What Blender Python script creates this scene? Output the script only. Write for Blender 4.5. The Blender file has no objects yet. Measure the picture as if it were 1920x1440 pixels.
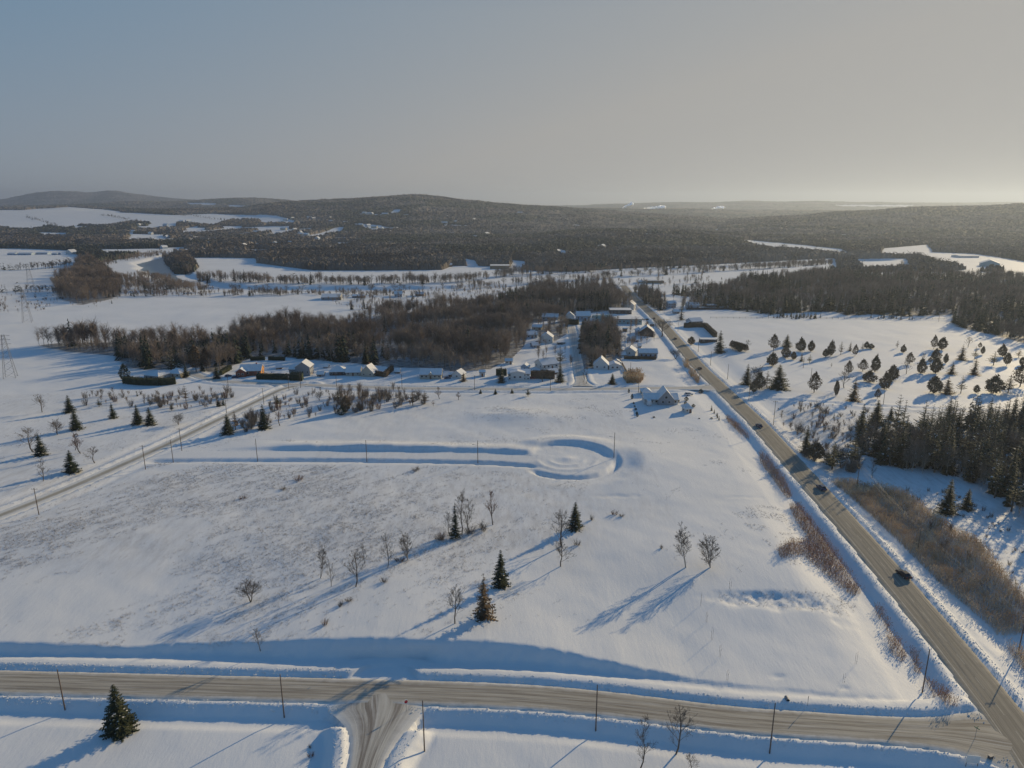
import bpy, math, random
import numpy as np
R = math.radians
rng = np.random.default_rng(7)
random.seed(7)
SC = bpy.context.scene

# ------------------------------------------------------------------ camera
CAMZ, PITCH, FPX = 110.0, 14.65, 1281.0
cd = bpy.data.cameras.new('camera'); cam = bpy.data.objects.new('camera', cd)
SC.collection.objects.link(cam); SC.camera = cam
cam.location = (0, 0, CAMZ); cam.rotation_euler = (R(90 - PITCH), 0, 0)
cd.sensor_width = 36; cd.lens = 36 * FPX / 1920; cd.clip_start = 1; cd.clip_end = 60000
# ------------------------------------------------------------------ sky and sun
SUN_AZ, SUN_EL = 46.0, 16.5            # azimuth clockwise from +Y
SKY_BLUE, SKY_PALE = (1.35, 2.55, 3.9), (4.0, 3.88, 3.7)
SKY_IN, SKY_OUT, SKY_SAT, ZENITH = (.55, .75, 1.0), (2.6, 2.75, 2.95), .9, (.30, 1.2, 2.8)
HAZE_COL, HAZE_D, HAZE_G = (.60, .71, .92, 1), 9e-5, .45
w = bpy.data.worlds.new('World'); SC.world = w; w.use_nodes = True
nt = w.node_tree; nt.nodes.clear()
sky = nt.nodes.new('ShaderNodeTexSky'); sky.sky_type = 'NISHITA'; sky.sun_disc = False
sky.sun_elevation = R(SUN_EL); sky.sun_rotation = R(SUN_AZ)
sky.air_density = 1.0; sky.dust_density = .6; sky.ozone_density = 1.5; sky.altitude = 200
bg = nt.nodes.new('ShaderNodeBackground'); bg.inputs[1].default_value = 0.10
wo = nt.nodes.new('ShaderNodeOutputWorld')
# thin high haze softens the glare round the sun; the sky is deep blue overhead
def _vm(op, a, b):
    m = nt.nodes.new('ShaderNodeVectorMath'); m.operation = op
    for k, q in ((0, a), (1, b)):
        if hasattr(q, 'is_linked'): nt.links.new(q, m.inputs[k])
        else: m.inputs[k].default_value = q
    return m.outputs[0]
k_ = _vm('MULTIPLY', sky.outputs[0], SKY_IN)
c_ = _vm('MULTIPLY', _vm('DIVIDE', k_, _vm('ADD', k_, (1, 1, 1))), SKY_OUT)
hs_ = nt.nodes.new('ShaderNodeHueSaturation'); hs_.inputs['Saturation'].default_value = SKY_SAT; nt.links.new(c_, hs_.inputs['Color'])
tc_ = nt.nodes.new('ShaderNodeTexCoord'); sx_ = nt.nodes.new('ShaderNodeSeparateXYZ'); nt.links.new(tc_.outputs['Generated'], sx_.inputs[0])
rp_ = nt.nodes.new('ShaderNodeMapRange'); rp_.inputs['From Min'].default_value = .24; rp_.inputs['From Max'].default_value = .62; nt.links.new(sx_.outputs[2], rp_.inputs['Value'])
def _m(op, a, b=0.0, cl=False):
    m = nt.nodes.new('ShaderNodeMath'); m.operation = op; m.use_clamp = cl
    for k, q in ((0, a), (1, b)):
        if hasattr(q, 'is_linked'): nt.links.new(q, m.inputs[k])
        else: m.inputs[k].default_value = q
    return m.outputs[0]
def _mc(f, a, b):
    m = nt.nodes.new('ShaderNodeMix'); m.data_type = 'RGBA'
    for k, q in ((0, f), (6, a), (7, b)):
        if hasattr(q, 'is_linked'): nt.links.new(q, m.inputs[k])
        else: m.inputs[k].default_value = q if k == 0 else (*q, 1)
    return m.outputs[2]
# milky winter air: pale towards the sun and along the horizon, blue away from it
saz = R(SUN_AZ); s_ = _m('ADD', _m('MULTIPLY', sx_.outputs[0], math.sin(saz)), _m('MULTIPLY', sx_.outputs[1], math.cos(saz)), True)
t_ = _m('ADD', _m('POWER', s_, 1.25), _m('MULTIPLY', _m('POWER', _m('SUBTRACT', 1.0, _m('DIVIDE', sx_.outputs[2], .26), True), 1.3), .6), True)
gr_ = _mc(t_, SKY_BLUE, SKY_PALE); hs2 = _mc(.85, hs_.outputs[0], gr_)
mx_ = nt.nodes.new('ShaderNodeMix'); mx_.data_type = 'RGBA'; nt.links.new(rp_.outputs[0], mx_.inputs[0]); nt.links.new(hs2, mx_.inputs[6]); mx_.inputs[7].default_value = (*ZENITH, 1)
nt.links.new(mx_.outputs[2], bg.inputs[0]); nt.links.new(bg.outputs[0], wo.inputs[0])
sl = bpy.data.lights.new('sun', 'SUN'); sl.energy = 4.05; sl.angle = R(0.55); sl.color = (1.0, 0.79, 0.46)
so = bpy.data.objects.new('sun', sl); SC.collection.objects.link(so)
so.rotation_euler = (R(90 - SUN_EL), 0, R(180 - SUN_AZ))
SC.view_settings.view_transform = 'Standard'; SC.view_settings.look = 'None'
SC.view_settings.exposure = 0.0; SC.view_settings.gamma = 1.0
SC.cycles.max_bounces = 4; SC.cycles.diffuse_bounces = 2; SC.cycles.glossy_bounces = 2
SC.cycles.transmission_bounces = 2; SC.cycles.volume_bounces = 0; SC.cycles.transparent_max_bounces = 4
SC.cycles.caustics_reflective = False; SC.cycles.caustics_refractive = False

# ------------------------------------------------------------------ terrain maths
cp, sp = math.cos(R(PITCH)), math.sin(R(PITCH))
def raydir(u, v):
    a = (np.asarray(u, float) - 960) / FPX; b = (720 - np.asarray(v, float)) / FPX
    return a, cp + b * sp, -sp + b * cp
def project(x, y, z):
    dz = z - CAMZ; d = y * cp - dz * sp
    d = np.maximum(d, 1e-3)
    return 960 + FPX * x / d, 720 - FPX * (y * sp + dz * cp) / d
def sstep(a, b, x):
    t = np.clip((x - a) / (b - a), 0, 1); return t * t * (3 - 2 * t)
def vnoise(x, y, seed=0):
    xi = np.floor(x); yi = np.floor(y); fx = x - xi; fy = y - yi
    def hsh(i, j):
        n = np.sin(i * 127.1 + j * 311.7 + seed * 74.7) * 43758.5453
        return n - np.floor(n)
    fx = fx * fx * (3 - 2 * fx); fy = fy * fy * (3 - 2 * fy)
    return (hsh(xi, yi) * (1 - fx) + hsh(xi + 1, yi) * fx) * (1 - fy) + (hsh(xi, yi + 1) * (1 - fx) + hsh(xi + 1, yi + 1) * fx) * fy
def fbm(x, y, seed=0, o=3):
    s = 0; a = .5
    for k in range(o):
        s = s + a * (vnoise(x * 2 ** k, y * 2 ** k, seed + k) - .5); a *= .5
    return s * 2
def onplane(u, v, z):
    a, fy, fz = raydir(u, v); t = (z - CAMZ) / fz; return a * t, fy * t
# ridges: (silhouette pixels, distance of crest, distance of foot)
RIDGES = [
    ([(-500, 384), (0, 376), (40, 368), (100, 358), (150, 359), (190, 362), (205, 358), (240, 364), (330, 373), (420, 381), (600, 386), (2400, 388)], 10500, 8300),
    ([(-500, 388), (0, 388), (150, 384), (230, 379), (330, 380), (400, 374), (470, 371), (560, 379), (620, 388), (700, 392), (2400, 400)], 6800, 5400),
    ([(-500, 400), (450, 392), (520, 382), (570, 380), (650, 375), (700, 370), (780, 366), (850, 375), (960, 384), (1080, 394), (1200, 402), (1320, 410), (1500, 425), (2400, 470)], 4300, 2500),
    ([(-500, 400), (900, 400), (1040, 390), (1080, 387), (1150, 383), (1250, 380), (1320, 381), (1400, 378), (1480, 379), (1530, 377), (1600, 380), (1760, 382), (1900, 380), (2400, 382)], 10300, 7500),
    ([(-500, 400), (900, 396), (1080, 392), (1150, 391), (1200, 394), (1300, 393), (1440, 398), (1560, 396), (1700, 401), (2400, 405)], 6300, 5000),
    ([(-500, 520), (1200, 470), (1330, 424), (1360, 416), (1440, 409), (1500, 407), (1560, 400), (1640, 397), (1700, 391), (1800, 389), (1920, 385), (2400, 384)], 3800, 2300),
    ([(-500, 520), (980, 460), (1000, 450), (1060, 442), (1150, 436), (1280, 439), (1400, 450), (1480, 466), (1600, 490), (2400, 520)], 2200, 1550),
    ([(-700, 392), (-100, 391), (0, 393), (130, 388), (300, 396), (420, 400), (520, 406), (700, 425), (900, 450), (2400, 600)], 5000, 2400),
]
RP = []
for pts, y0, y1 in RIDGES:
    p = np.array(pts, float); a, fy, fz = raydir(p[:, 0], p[:, 1])
    q_ = a / fy; zq = CAMZ + fz / fy * y0; qq = np.linspace(q_[0], q_[-1], 900); zz_ = np.interp(qq, q_, zq)
    ker = np.hanning(25); ker /= ker.sum(); zz_[12:-12] = np.convolve(zz_, ker, 'valid'); RP.append((qq, zz_, y0, y1))
# bottom road
BR = np.array([(-260, 1273), (0, 1278), (240, 1284), (480, 1290), (720, 1296), (960, 1303), (1117, 1316), (1250, 1332), (1380, 1350), (1560, 1361), (1700, 1371), (1800, 1377), (1880, 1384), (1990, 1412)], float)
BRX, BRY = onplane(BR[:, 0], BR[:, 1], -3.0)
RX = np.array([-170, -130, -102, -75, -50, -35, -8, 12, 32, 46, 60, 75, 400.]); RZ = np.array([2.6, 2.2, 1.5, 2.3, 3.4, 4.0, 3.6, 2.6, 1.4, .5, .35, .3, .3])
def near_line(rd, x, y):
    best = np.full(x.shape, 1e9); sd = np.zeros(x.shape); zz = np.zeros(x.shape); ss = np.zeros(x.shape); acc = 0.0
    X, Y, Z = rd['x'], rd['y'], rd['z']
    for i in range(len(X) - 1):
        dx, dy = X[i + 1] - X[i], Y[i + 1] - Y[i]; L = math.hypot(dx, dy)
        t = np.clip(((x - X[i]) * dx + (y - Y[i]) * dy) / (L * L), 0, 1)
        px, py = x - X[i] - t * dx, y - Y[i] - t * dy; d = np.hypot(px, py)
        m = d < best
        best = np.where(m, d, best); sd = np.where(m, np.where(dx * py - dy * px > 0, d, -d), sd)
        zz = np.where(m, Z[i] + t * (Z[i + 1] - Z[i]), zz); ss = np.where(m, acc + t * L, ss); acc += L
    return sd, zz, ss
RIV = None
def h0(x, y):
    x = np.asarray(x, float); y = np.asarray(y, float)
    d = y - np.interp(x, BRX, BRY)
    r = np.interp(x + 3 * fbm(x / 9, y * 0, 3), RX, RZ)
    hn = -3 + r + (3 - r) * sstep(14, 75, d)
    hs = -3 - 1.4 - .5 * sstep(-10, -60, d)
    h = np.where(d > 0, hn, hs)
    near = 1 - sstep(700, 1100, y)
    h = h + near * (0.9 * fbm(x / 55, y / 55, 11, 2) * sstep(20, 60, d) + .22 * fbm(x / 9, y / 9, 5, 2) * sstep(6, 14, np.abs(d)))
    # knoll beside the cul-de-sac and mound in the upper field
    h = h + 2.2 * np.exp(-((x - 2) / 26) ** 2 - ((y - 352) / 13) ** 2) + 1.6 * np.exp(-((x - 58) / 30) ** 2 - ((y - 290) / 30) ** 2)
    far = np.zeros_like(h); q = x / np.maximum(y, 50)
    for ra, rz, y0, y1 in RP:
        zr = np.interp(q, ra, rz)
        up = sstep(y1, y0, y)
        dn = np.exp(-(np.maximum(y - y0, 0) / (.22 * y0)) ** 2)
        far = np.maximum(far, zr * up * dn)
    far = far * (1 + .10 * fbm(x / 420, y / 420, 21, 3) * sstep(2000, 3500, y))
    if RIV is not None:
        m = (y > 780) & (y < 2000) & (np.abs(x) < 1100)
        if m.any():
            sd, _z, _s = near_line(RIV, x[m], y[m]); sd = sd + 10 * fbm(x[m] / 40, y[m] / 40, 51, 2)
            hm_ = h[m] - 4.5 * (1 - sstep(24, 38, np.abs(sd))); h = h.copy(); h[m] = hm_
    return h + far
_r = np.array([(1640, 486), (1560, 490), (1400, 503), (1250, 513), (1100, 524), (960, 534), (860, 540), (700, 542), (480, 541), (390, 537), (335, 522), (300, 503), (285, 491), (330, 478), (380, 472)], float); _x, _y = onplane(_r[:, 0], _r[:, 1], 0)
RIV = dict(x=_x, y=_y, z=_y * 0)
# roads: name -> pixels of the centre line, half width, profile (d, dz), inner and outer blend, z drop
def P0(pts, z=0.0):
    p = np.array(pts, float); x, y = onplane(p[:, 0], p[:, 1], z); return x, y
ROADS = {}
def road(name, x, y, hw, prof, w0, w1, z=None, dens=7.0):
    if name == 'highway': dens = 12.0
    x = np.asarray(x, float); y = np.asarray(y, float)
    s = np.r_[0, np.cumsum(np.hypot(np.diff(x), np.diff(y)))]
    n = max(3, int(s[-1] / dens)); t = np.linspace(0, s[-1], n)
    # smooth resample
    xs = np.interp(t, s, x); ys = np.interp(t, s, y)
    for _ in range(2):
        xs[1:-1] = (xs[:-2] + 2 * xs[1:-1] + xs[2:]) / 4; ys[1:-1] = (ys[:-2] + 2 * ys[1:-1] + ys[2:]) / 4
    zs = h0(xs, ys) if z is None else np.full(n, float(z))
    for _ in range(12): zs[1:-1] = (zs[:-2] + 2 * zs[1:-1] + zs[2:]) / 4
    ROADS[name] = dict(x=xs, y=ys, z=zs, hw=hw, pd=np.array(prof)[:, 0], pz=np.array(prof)[:, 1], S=s[-1], w0=w0, w1=w1,
                       bb=(xs.min() - w1, xs.max() + w1, ys.min() - w1, ys.max() + w1))
# positive d = left of the travel direction
x, y = BRX, BRY
road('cross_road', x, y, 4.6, [(-30, -1.4), (-12, -1.75), (-8.5, -1.7), (-5.6, -.05), (-4.8, .05), (4.8, .05), (5.1, .1), (5.9, .62), (7.8, .6), (9.6, .15), (11, .1), (30, 0.1)], 10, 13, -3.0)
x, y = P0([(1990, 1496), (1930, 1400), (1822, 1260)], -3.0); x2, y2 = P0([(1752, 1172)], -2.2); x3, y3 = P0([(1676, 1080)], -1.2)
x4, y4 = P0([(1595, 985), (1515, 900), (1425, 797), (1352, 727), (1310, 687), (1272, 642), (1242, 597 + 10), (1212, 579), (1190, 560), (1168, 535)])
HX, HY = np.r_[x, x2, x3, x4], np.r_[y, y2, y3, y4]
road('highway', HX, HY, 5.2, [(-22, -1.1), (-14, -1.0), (-12, -.6), (-10, -.35), (-9.0, -.25), (-8.2, -.42), (-7.3, .12), (-6.2, .26), (-5.4, .05), (5.2, .05), (5.6, .18), (7.6, .15), (8.4, -.2), (10.6, -1.5), (13, -1.45), (22, -.35), (32, 0.05)], 18, 32)
hz = ROADS['highway']
hz['z'] = np.interp(hz['y'], [120, 150, 175, 215, 260, 3000], [-3, -3, -2.3, -1, 0, 0])
road('side_road', *P0([(712, 1296), (716, 1320), (713, 1350), (700, 1385), (684, 1440), (670, 1500)], -3.0), 3.3, [(-16, -1.4), (-9, -1.2), (-6.5, .55), (-4.2, .75), (-3.5, .05), (3.5, .05), (4.1, .3), (6.5, .25), (9.5, -1.6), (13, -1.5), (18, -1.2)], 9, 13, -3.0, 3)
road('left_road', *P0([(-160, 1028), (0, 967), (100, 928), (160, 902), (265, 855), (350, 817), (425, 780), (475, 755), (506, 740), (525, 729), (552, 722), (580, 721)]), 4.0, [(-16, .1), (-9.5, -.5), (-6, .2), (-4.4, .1), (4.4, .05), (5.0, .7), (7, .6), (9, -.5), (12, -.5), (16, 0)], 10, 15)
road('street', *P0([(352, 694), (372, 706), (410, 715), (480, 718), (552, 721), (640, 724), (740, 727), (860, 729), (1000, 731), (1100, 730), (1200, 729), (1290, 728), (1344, 726)]), 4.0, [(-14, .2), (-8, -.4), (-5.6, .7), (-4.2, .05), (4.2, .05), (5.4, .7), (8, -.3), (14, .1)], 9, 13)
road('cul_de_sac_lane', *P0([(292, 853), (340, 852), (500, 851), (700, 852), (900, 855), (975, 859), (1010, 862)]), 4.2, [(-12, .1), (-9.5, -.1), (-8.6, -1.5), (-7.5, -1.7), (-4.6, -.02), (4.6, .05), (5.4, .2), (7.6, 1.9), (12, 2.0)], 9, 20, -.2)
road('village_street', *P0([(1093, 726), (1086, 700), (1079, 660), (1073, 620), (1070, 606)]), 4.0, [(-9, .1), (-5.6, .5), (-4.2, .05), (4.2, .05), (5.4, .5), (9, .1)], 7, 9)
road('golf_lane', *P0([(1368, 738), (1440, 749), (1560, 757), (1700, 766), (1830, 771), (2000, 776)]), 2.2, [(-8, 0), (-4.2, .3), (-2.8, .8), (-2.3, .02), (2.3, .02), (2.8, .9), (4.4, .4), (8, 0)], 6, 9)
CC = P0([(1066, 860)]); CCX, CCY = float(CC[0][0]), float(CC[1][0]); CR = 18.5
ORDER = ['golf_lane', 'village_street', 'street', 'left_road', 'cul_de_sac_lane', 'side_road', 'highway', 'cross_road']
FLARE = {'side_road': [(0, 4, 9.0, 9)], 'cross_road': [(1, -12, 5.0, 8)], 'street': [(1, -4, 5, 7)], 'village_street': [(0, 4, 4, 5)]}
HOLES = []   # small hollows (x, y, rx, ry, depth)
def h(x, y, carve=False):
    x = np.atleast_1d(np.asarray(x, float)); y = np.atleast_1d(np.asarray(y, float)); shp = x.shape
    x = x.ravel(); y = y.ravel(); z = h0(x, y)
    for hx, hy, rx, ry, dp in HOLES:
        z = z - dp * (.5 + .4 * fbm(x / 1.3, y / 1.3, 14, 3)) * np.exp(-(((x + 2.5 * fbm(x / 5, y / 5, 1, 2) - hx) / rx) ** 2 + ((y + 1.6 * fbm(x / 4, y / 4, 2, 2) - hy) / ry) ** 2) ** 2)
    flat = {}
    for k in ORDER:
        rd = ROADS[k]; b = rd['bb']; m = (x > b[0]) & (x < b[1]) & (y > b[2]) & (y < b[3])
        if not m.any(): continue
        xm, ym = x[m], y[m]; sd, zr, s_ = near_line(rd, xm, ym)
        if k in FLARE:
            S = rd['S']; e_ = FLARE[k]; fl_ = sum(wd * np.exp(-(np.abs(s_ - (S if end else 0) - off) / ln) ** 1.3) for (end, off, wd, ln) in e_)
            sd = np.sign(sd) * np.maximum(np.abs(sd) - fl_, 0)
        ad = np.abs(sd)
        wgt = 1 - sstep(rd['w0'], rd['w1'], ad)
        if k in ('cross_road', 'street', 'golf_lane', 'cul_de_sac_lane'):
            hw_ = 'highway' if k != 'cul_de_sac_lane' else 'left_road'
            dh, _z, _s = near_line(ROADS[hw_], xm, ym); wgt = wgt * sstep(ROADS[hw_]['hw'] + .3, ROADS[hw_]['hw'] + 3.5, np.abs(dh))
        jit = .3 * fbm(xm / 2.6, ym / 2.6, 9, 3) + .12 * fbm(xm / 23, ym / 23, 19, 2)
        if k == 'cross_road':
            # the northern blend follows the crest of the cut
            rr = np.interp(xm, RX, RZ); wn = 1 - sstep(0, 1, (sd - 10.2 + 2.2 * fbm(xm / 28, ym * 0, 29, 2) + .8 * fbm(xm / 1.8, ym / 1.8, 39, 3)) / (1.35 * np.maximum(rr, .5) + .3)); wgt = np.where(sd > 0, wn, wgt)
        if k == 'cul_de_sac_lane':
            wgt = wgt * sstep(-3, 6, s_) 
        pz = np.interp(sd + jit * 1.6 * (ad > rd['hw']), rd['pd'], rd['pz'])
        if k == 'cul_de_sac_lane':
            pz = pz * np.where(sd > 5, sstep(18, 75, s_) * (1 + .45 * fbm(s_ / 16, s_ * 0, 77, 3)) * (1 - .35 * sstep(80, 170, s_)), 1 + .5 * fbm(s_ / 22, s_ * 0, 78, 2))
        zz = zr + pz
        z[m] = z[m] + (zz - z[m]) * wgt
        if k in ('cross_road', 'highway', 'side_road', 'left_road', 'street', 'village_street'):
            fl = np.zeros(x.shape); fl[m] = (ad < rd['hw'] + .2) * 1.0; fz = np.zeros(x.shape); fz[m] = zr
            flat[k] = (fl, fz)
    # junctions: where any ribbon runs, the ground lies just under it
    dr = np.hypot(x - CCX, (y - CCY)); m = dr < CR + 18
    if m.any():
        d = dr[m] + .6 * fbm(x[m] / 4, y[m] / 4, 8, 3); ang = np.arctan2(y[m] - CCY, x[m] - CCX)
        up = np.clip(np.sin(ang) * 1.3 + .55, 0, 1)
        hi = 1.9 * up - .1; lo = -1.5 * (1 - up) 
        zc = -.18 + np.where(d < CR, 0.12 * fbm(x[m] / 3, y[m] / 3, 2, 2), 0) + sstep(CR, CR + 3.2, d) * (hi * up + lo * (1 - up)) + (1 - up) * sstep(CR + 3.5, CR + 5.5, d) * 1.4
        wg = (1 - sstep(CR + 6, CR + 16, d)) * (1 - sstep(.55, .9, -np.cos(ang)) * sstep(CR - 3, CR + 2, d))
        z[m] = z[m] + (zc - z[m]) * wg
        # churned snow in the middle and spiral plough ridges
        z[m] += .55 * np.exp(-((x[m] - CCX) / 3.2) ** 2 - ((y[m] - CCY) / 2.6) ** 2) + .30 * np.maximum(0, np.sin(d * 1.15 + ang * .8)) * sstep(4, 7, d) * (1 - sstep(CR - 4, CR - 1, d)) * sstep(.1, -.6, np.sin(ang))
    for k in flat:
        fl, fz = flat[k]; z = np.where(fl > 0, np.where(fz > 90, z, fz + .05), z)
    if carve:
        for k in flat:
            fl, fz = flat[k]; z = np.where(fl > 0, np.minimum(z, fz - .18 - .0004 * y), z)
    return z.reshape(shp)
def at(u, v):
    u = np.atleast_1d(np.asarray(u, float)); v = np.atleast_1d(np.asarray(v, float))
    a, fy, fz = raydir(u, v)
    ts = np.geomspace(85, 20000, 420); T = ts[None, :]
    below = CAMZ + fz[:, None] * T < h0(a[:, None] * T, fy[:, None] * T)
    i = np.where(below.any(1), below.argmax(1), len(ts) - 1); t0 = ts[i]
    rel = np.linspace(.93, 1.07, 40)[None, :]; T = t0[:, None] * rel
    below = CAMZ + fz[:, None] * T < h(a[:, None] * T, fy[:, None] * T); i = np.where(below.any(1), below.argmax(1), 39); i = np.maximum(i, 1)
    lo = T[np.arange(len(u)), i - 1]; hi = T[np.arange(len(u)), i]
    for _ in range(14):
        m = (lo + hi) / 2; b = CAMZ + fz * m < h(a * m, fy * m)
        hi = np.where(b, m, hi); lo = np.where(b, lo, m)
    x, y = a * hi, fy * hi
    return np.stack([x, y, h(x, y)], -1)
def at1(u, v): return at([u], [v])[0]
for (u, v, rx, ry, dp) in [(1476, 1310, 6.0, 1.8, .5), (1668, 1316, 12, 3.6, .85), (1390, 1122, 10, 2.4, .7), (1470, 1128, 14, 3.8, 1.05), (1555, 1135, 9, 3.4, .8), (1430, 1300, 8, 1.4, .35), (1582, 1283, 1.1, .6, .4), (1590, 1165, 3.5, 2, .5), (1462, 1260, 1.6, 1.0, .3), (935, 776, 7, 5, .8), (1160, 932, 9, 1.2, .4), (1400, 932, 8, 1.0, .4)]:
    xx, yy = onplane([u], [v], -1.5 if v > 1000 else 0); HOLES.append((float(xx[0]), float(yy[0]), rx, ry, dp))

# ------------------------------------------------------------------ materials
def newmat(name):
    m = bpy.data.materials.new(name); m.use_nodes = True; n = m.node_tree; b = n.nodes['Principled BSDF']
    b.inputs['Specular IOR Level'].default_value = .25
    return m, n, b
def mat(name, col, rough=.8, var=.25, scale=1.5, metal=0, col2=None, spec=.25):
    m, n, b = newmat(name); b.inputs['Roughness'].default_value = rough; b.inputs['Metallic'].default_value = metal
    b.inputs['Specular IOR Level'].default_value = spec
    tc = n.nodes.new('ShaderNodeNewGeometry'); no = n.nodes.new('ShaderNodeTexNoise'); no.inputs['Scale'].default_value = scale; no.inputs['Detail'].default_value = 3
    cr = n.nodes.new('ShaderNodeValToRGB'); e = cr.color_ramp.elements
    c2 = col2 or tuple(min(1, c * (1 + var)) for c in col); c1 = tuple(c * (1 - var) for c in col) if col2 is None else col
    e[0].position = .35; e[0].color = (*c1, 1); e[1].position = .65; e[1].color = (*c2, 1)
    n.links.new(tc.outputs['Position'], no.inputs['Vector']); n.links.new(no.outputs[0], cr.inputs[0]); n.links.new(cr.outputs[0], b.inputs['Base Color'])
    return m
def noise(n, vec, scale, detail=4, rough=.55):
    t = n.nodes.new('ShaderNodeTexNoise'); t.inputs['Scale'].default_value = scale; t.inputs['Detail'].default_value = detail; t.inputs['Roughness'].default_value = rough
    n.links.new(vec, t.inputs['Vector']); return t.outputs[0]
def mapping(n, src, scale=(1, 1, 1), rot=(0, 0, 0)):
    mp = n.nodes.new('ShaderNodeMapping'); mp.inputs['Scale'].default_value = scale; mp.inputs['Rotation'].default_value = rot
    n.links.new(src, mp.inputs['Vector']); return mp.outputs[0]
def ramp(n, src, stops):
    cr = n.nodes.new('ShaderNodeValToRGB'); e = cr.color_ramp.elements
    while len(e) < len(stops): e.new(.5)
    for k, (p, c) in enumerate(stops):
        e[k].position = p; e[k].color = (*c, 1) if len(c) == 3 else c
    n.links.new(src, cr.inputs[0]); return cr.outputs[0]
def mixc(n, f, a, b, mode='MIX'):
    m = n.nodes.new('ShaderNodeMix'); m.data_type = 'RGBA'; m.blend_type = mode
    for s, k in ((f, 0), (a, 6), (b, 7)):
        if hasattr(s, 'is_linked'): n.links.new(s, m.inputs[k])
        elif k == 0: m.inputs[0].default_value = s
        else: m.inputs[k].default_value = (*s, 1)
    return m.outputs[2]
def math_(n, op, a, b=0.0, c=0.0):
    m = n.nodes.new('ShaderNodeMath'); m.operation = op
    for k, s in enumerate((a, b, c)):
        if hasattr(s, 'is_linked'): n.links.new(s, m.inputs[k])
        else: m.inputs[k].default_value = s
    return m.outputs[0]
def bump(n, b, hgt, strength, dist):
    bp = n.nodes.new('ShaderNodeBump'); bp.inputs['Strength'].default_value = strength; bp.inputs['Distance'].default_value = dist
    n.links.new(hgt, bp.inputs['Height']); n.links.new(bp.outputs[0], b.inputs['Normal'])
def snow_material():
    m, n, b = newmat('snow'); b.inputs['Roughness'].default_value = .65
    g = n.nodes.new('ShaderNodeNewGeometry').outputs['Position']
    big = noise(n, mapping(n, g, (.02, .02, .02)), 1.0, 4)
    col = ramp(n, big, [(.3, (.78, .785, .79)), (.7, (.86, .86, .86))])
    wind = noise(n, mapping(n, g, (.55, .13, .3), (0, 0, R(-52))), 1.0, 5, .65)
    at_ = n.nodes.new('ShaderNodeAttribute'); at_.attribute_name = 'cover'
    sep = n.nodes.new('ShaderNodeSeparateColor'); n.links.new(at_.outputs['Color'], sep.inputs[0])
    # stubble: dry grass showing through thin snow
    st = ramp(n, wind, [(.50, (0, 0, 0)), (.70, (1, 1, 1))])
    fine = ramp(n, noise(n, mapping(n, g, (2.4, .7, 1), (0, 0, R(-52))), 1.0, 4, .7), [(.48, (0, 0, 0)), (.66, (1, 1, 1))])
    s1 = math_(n, 'MULTIPLY', st, sep.outputs[1]); s1 = math_(n, 'MULTIPLY', s1, fine)
    col = mixc(n, math_(n, 'MULTIPLY', s1, .8), col, (.30, .26, .225))
    haz = math_(n, 'MULTIPLY', sep.outputs[1], ramp(n, noise(n, mapping(n, g, (.35, .11, .3), (0, 0, R(-48))), 1.0, 6, .7), [(.42, (0, 0, 0)), (.68, (1, 1, 1))])); col = mixc(n, math_(n, 'MULTIPLY', haz, .42), col, (.40, .37, .35))
    # under the woods: tree shade and undergrowth painted into the snow colour
    wood_shade = ramp(n, noise(n, mapping(n, g, (.25, .25, .25)), 1.0, 5, .7), [(.3, (.4, .4, .4)), (.62, (1, 1, 1))])
    col = mixc(n, math_(n, 'MULTIPLY', sep.outputs[0], wood_shade), col, (.09, .078, .068))
    n.links.new(col, b.inputs['Base Color'])
    bh = math_(n, 'ADD', math_(n, 'MULTIPLY', wind, .7), math_(n, 'MULTIPLY', noise(n, mapping(n, g, (3, 3, 3)), 1.0, 3), .18))
    bh = math_(n, 'ADD', bh, math_(n, 'MULTIPLY', noise(n, mapping(n, g, (.9, .28, 1), (0, 0, R(-40))), 1.0, 6, .7), .9)); bump(n, b, bh, .42, .17)
    return m
M = {}
M['snow'] = snow_material()
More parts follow.
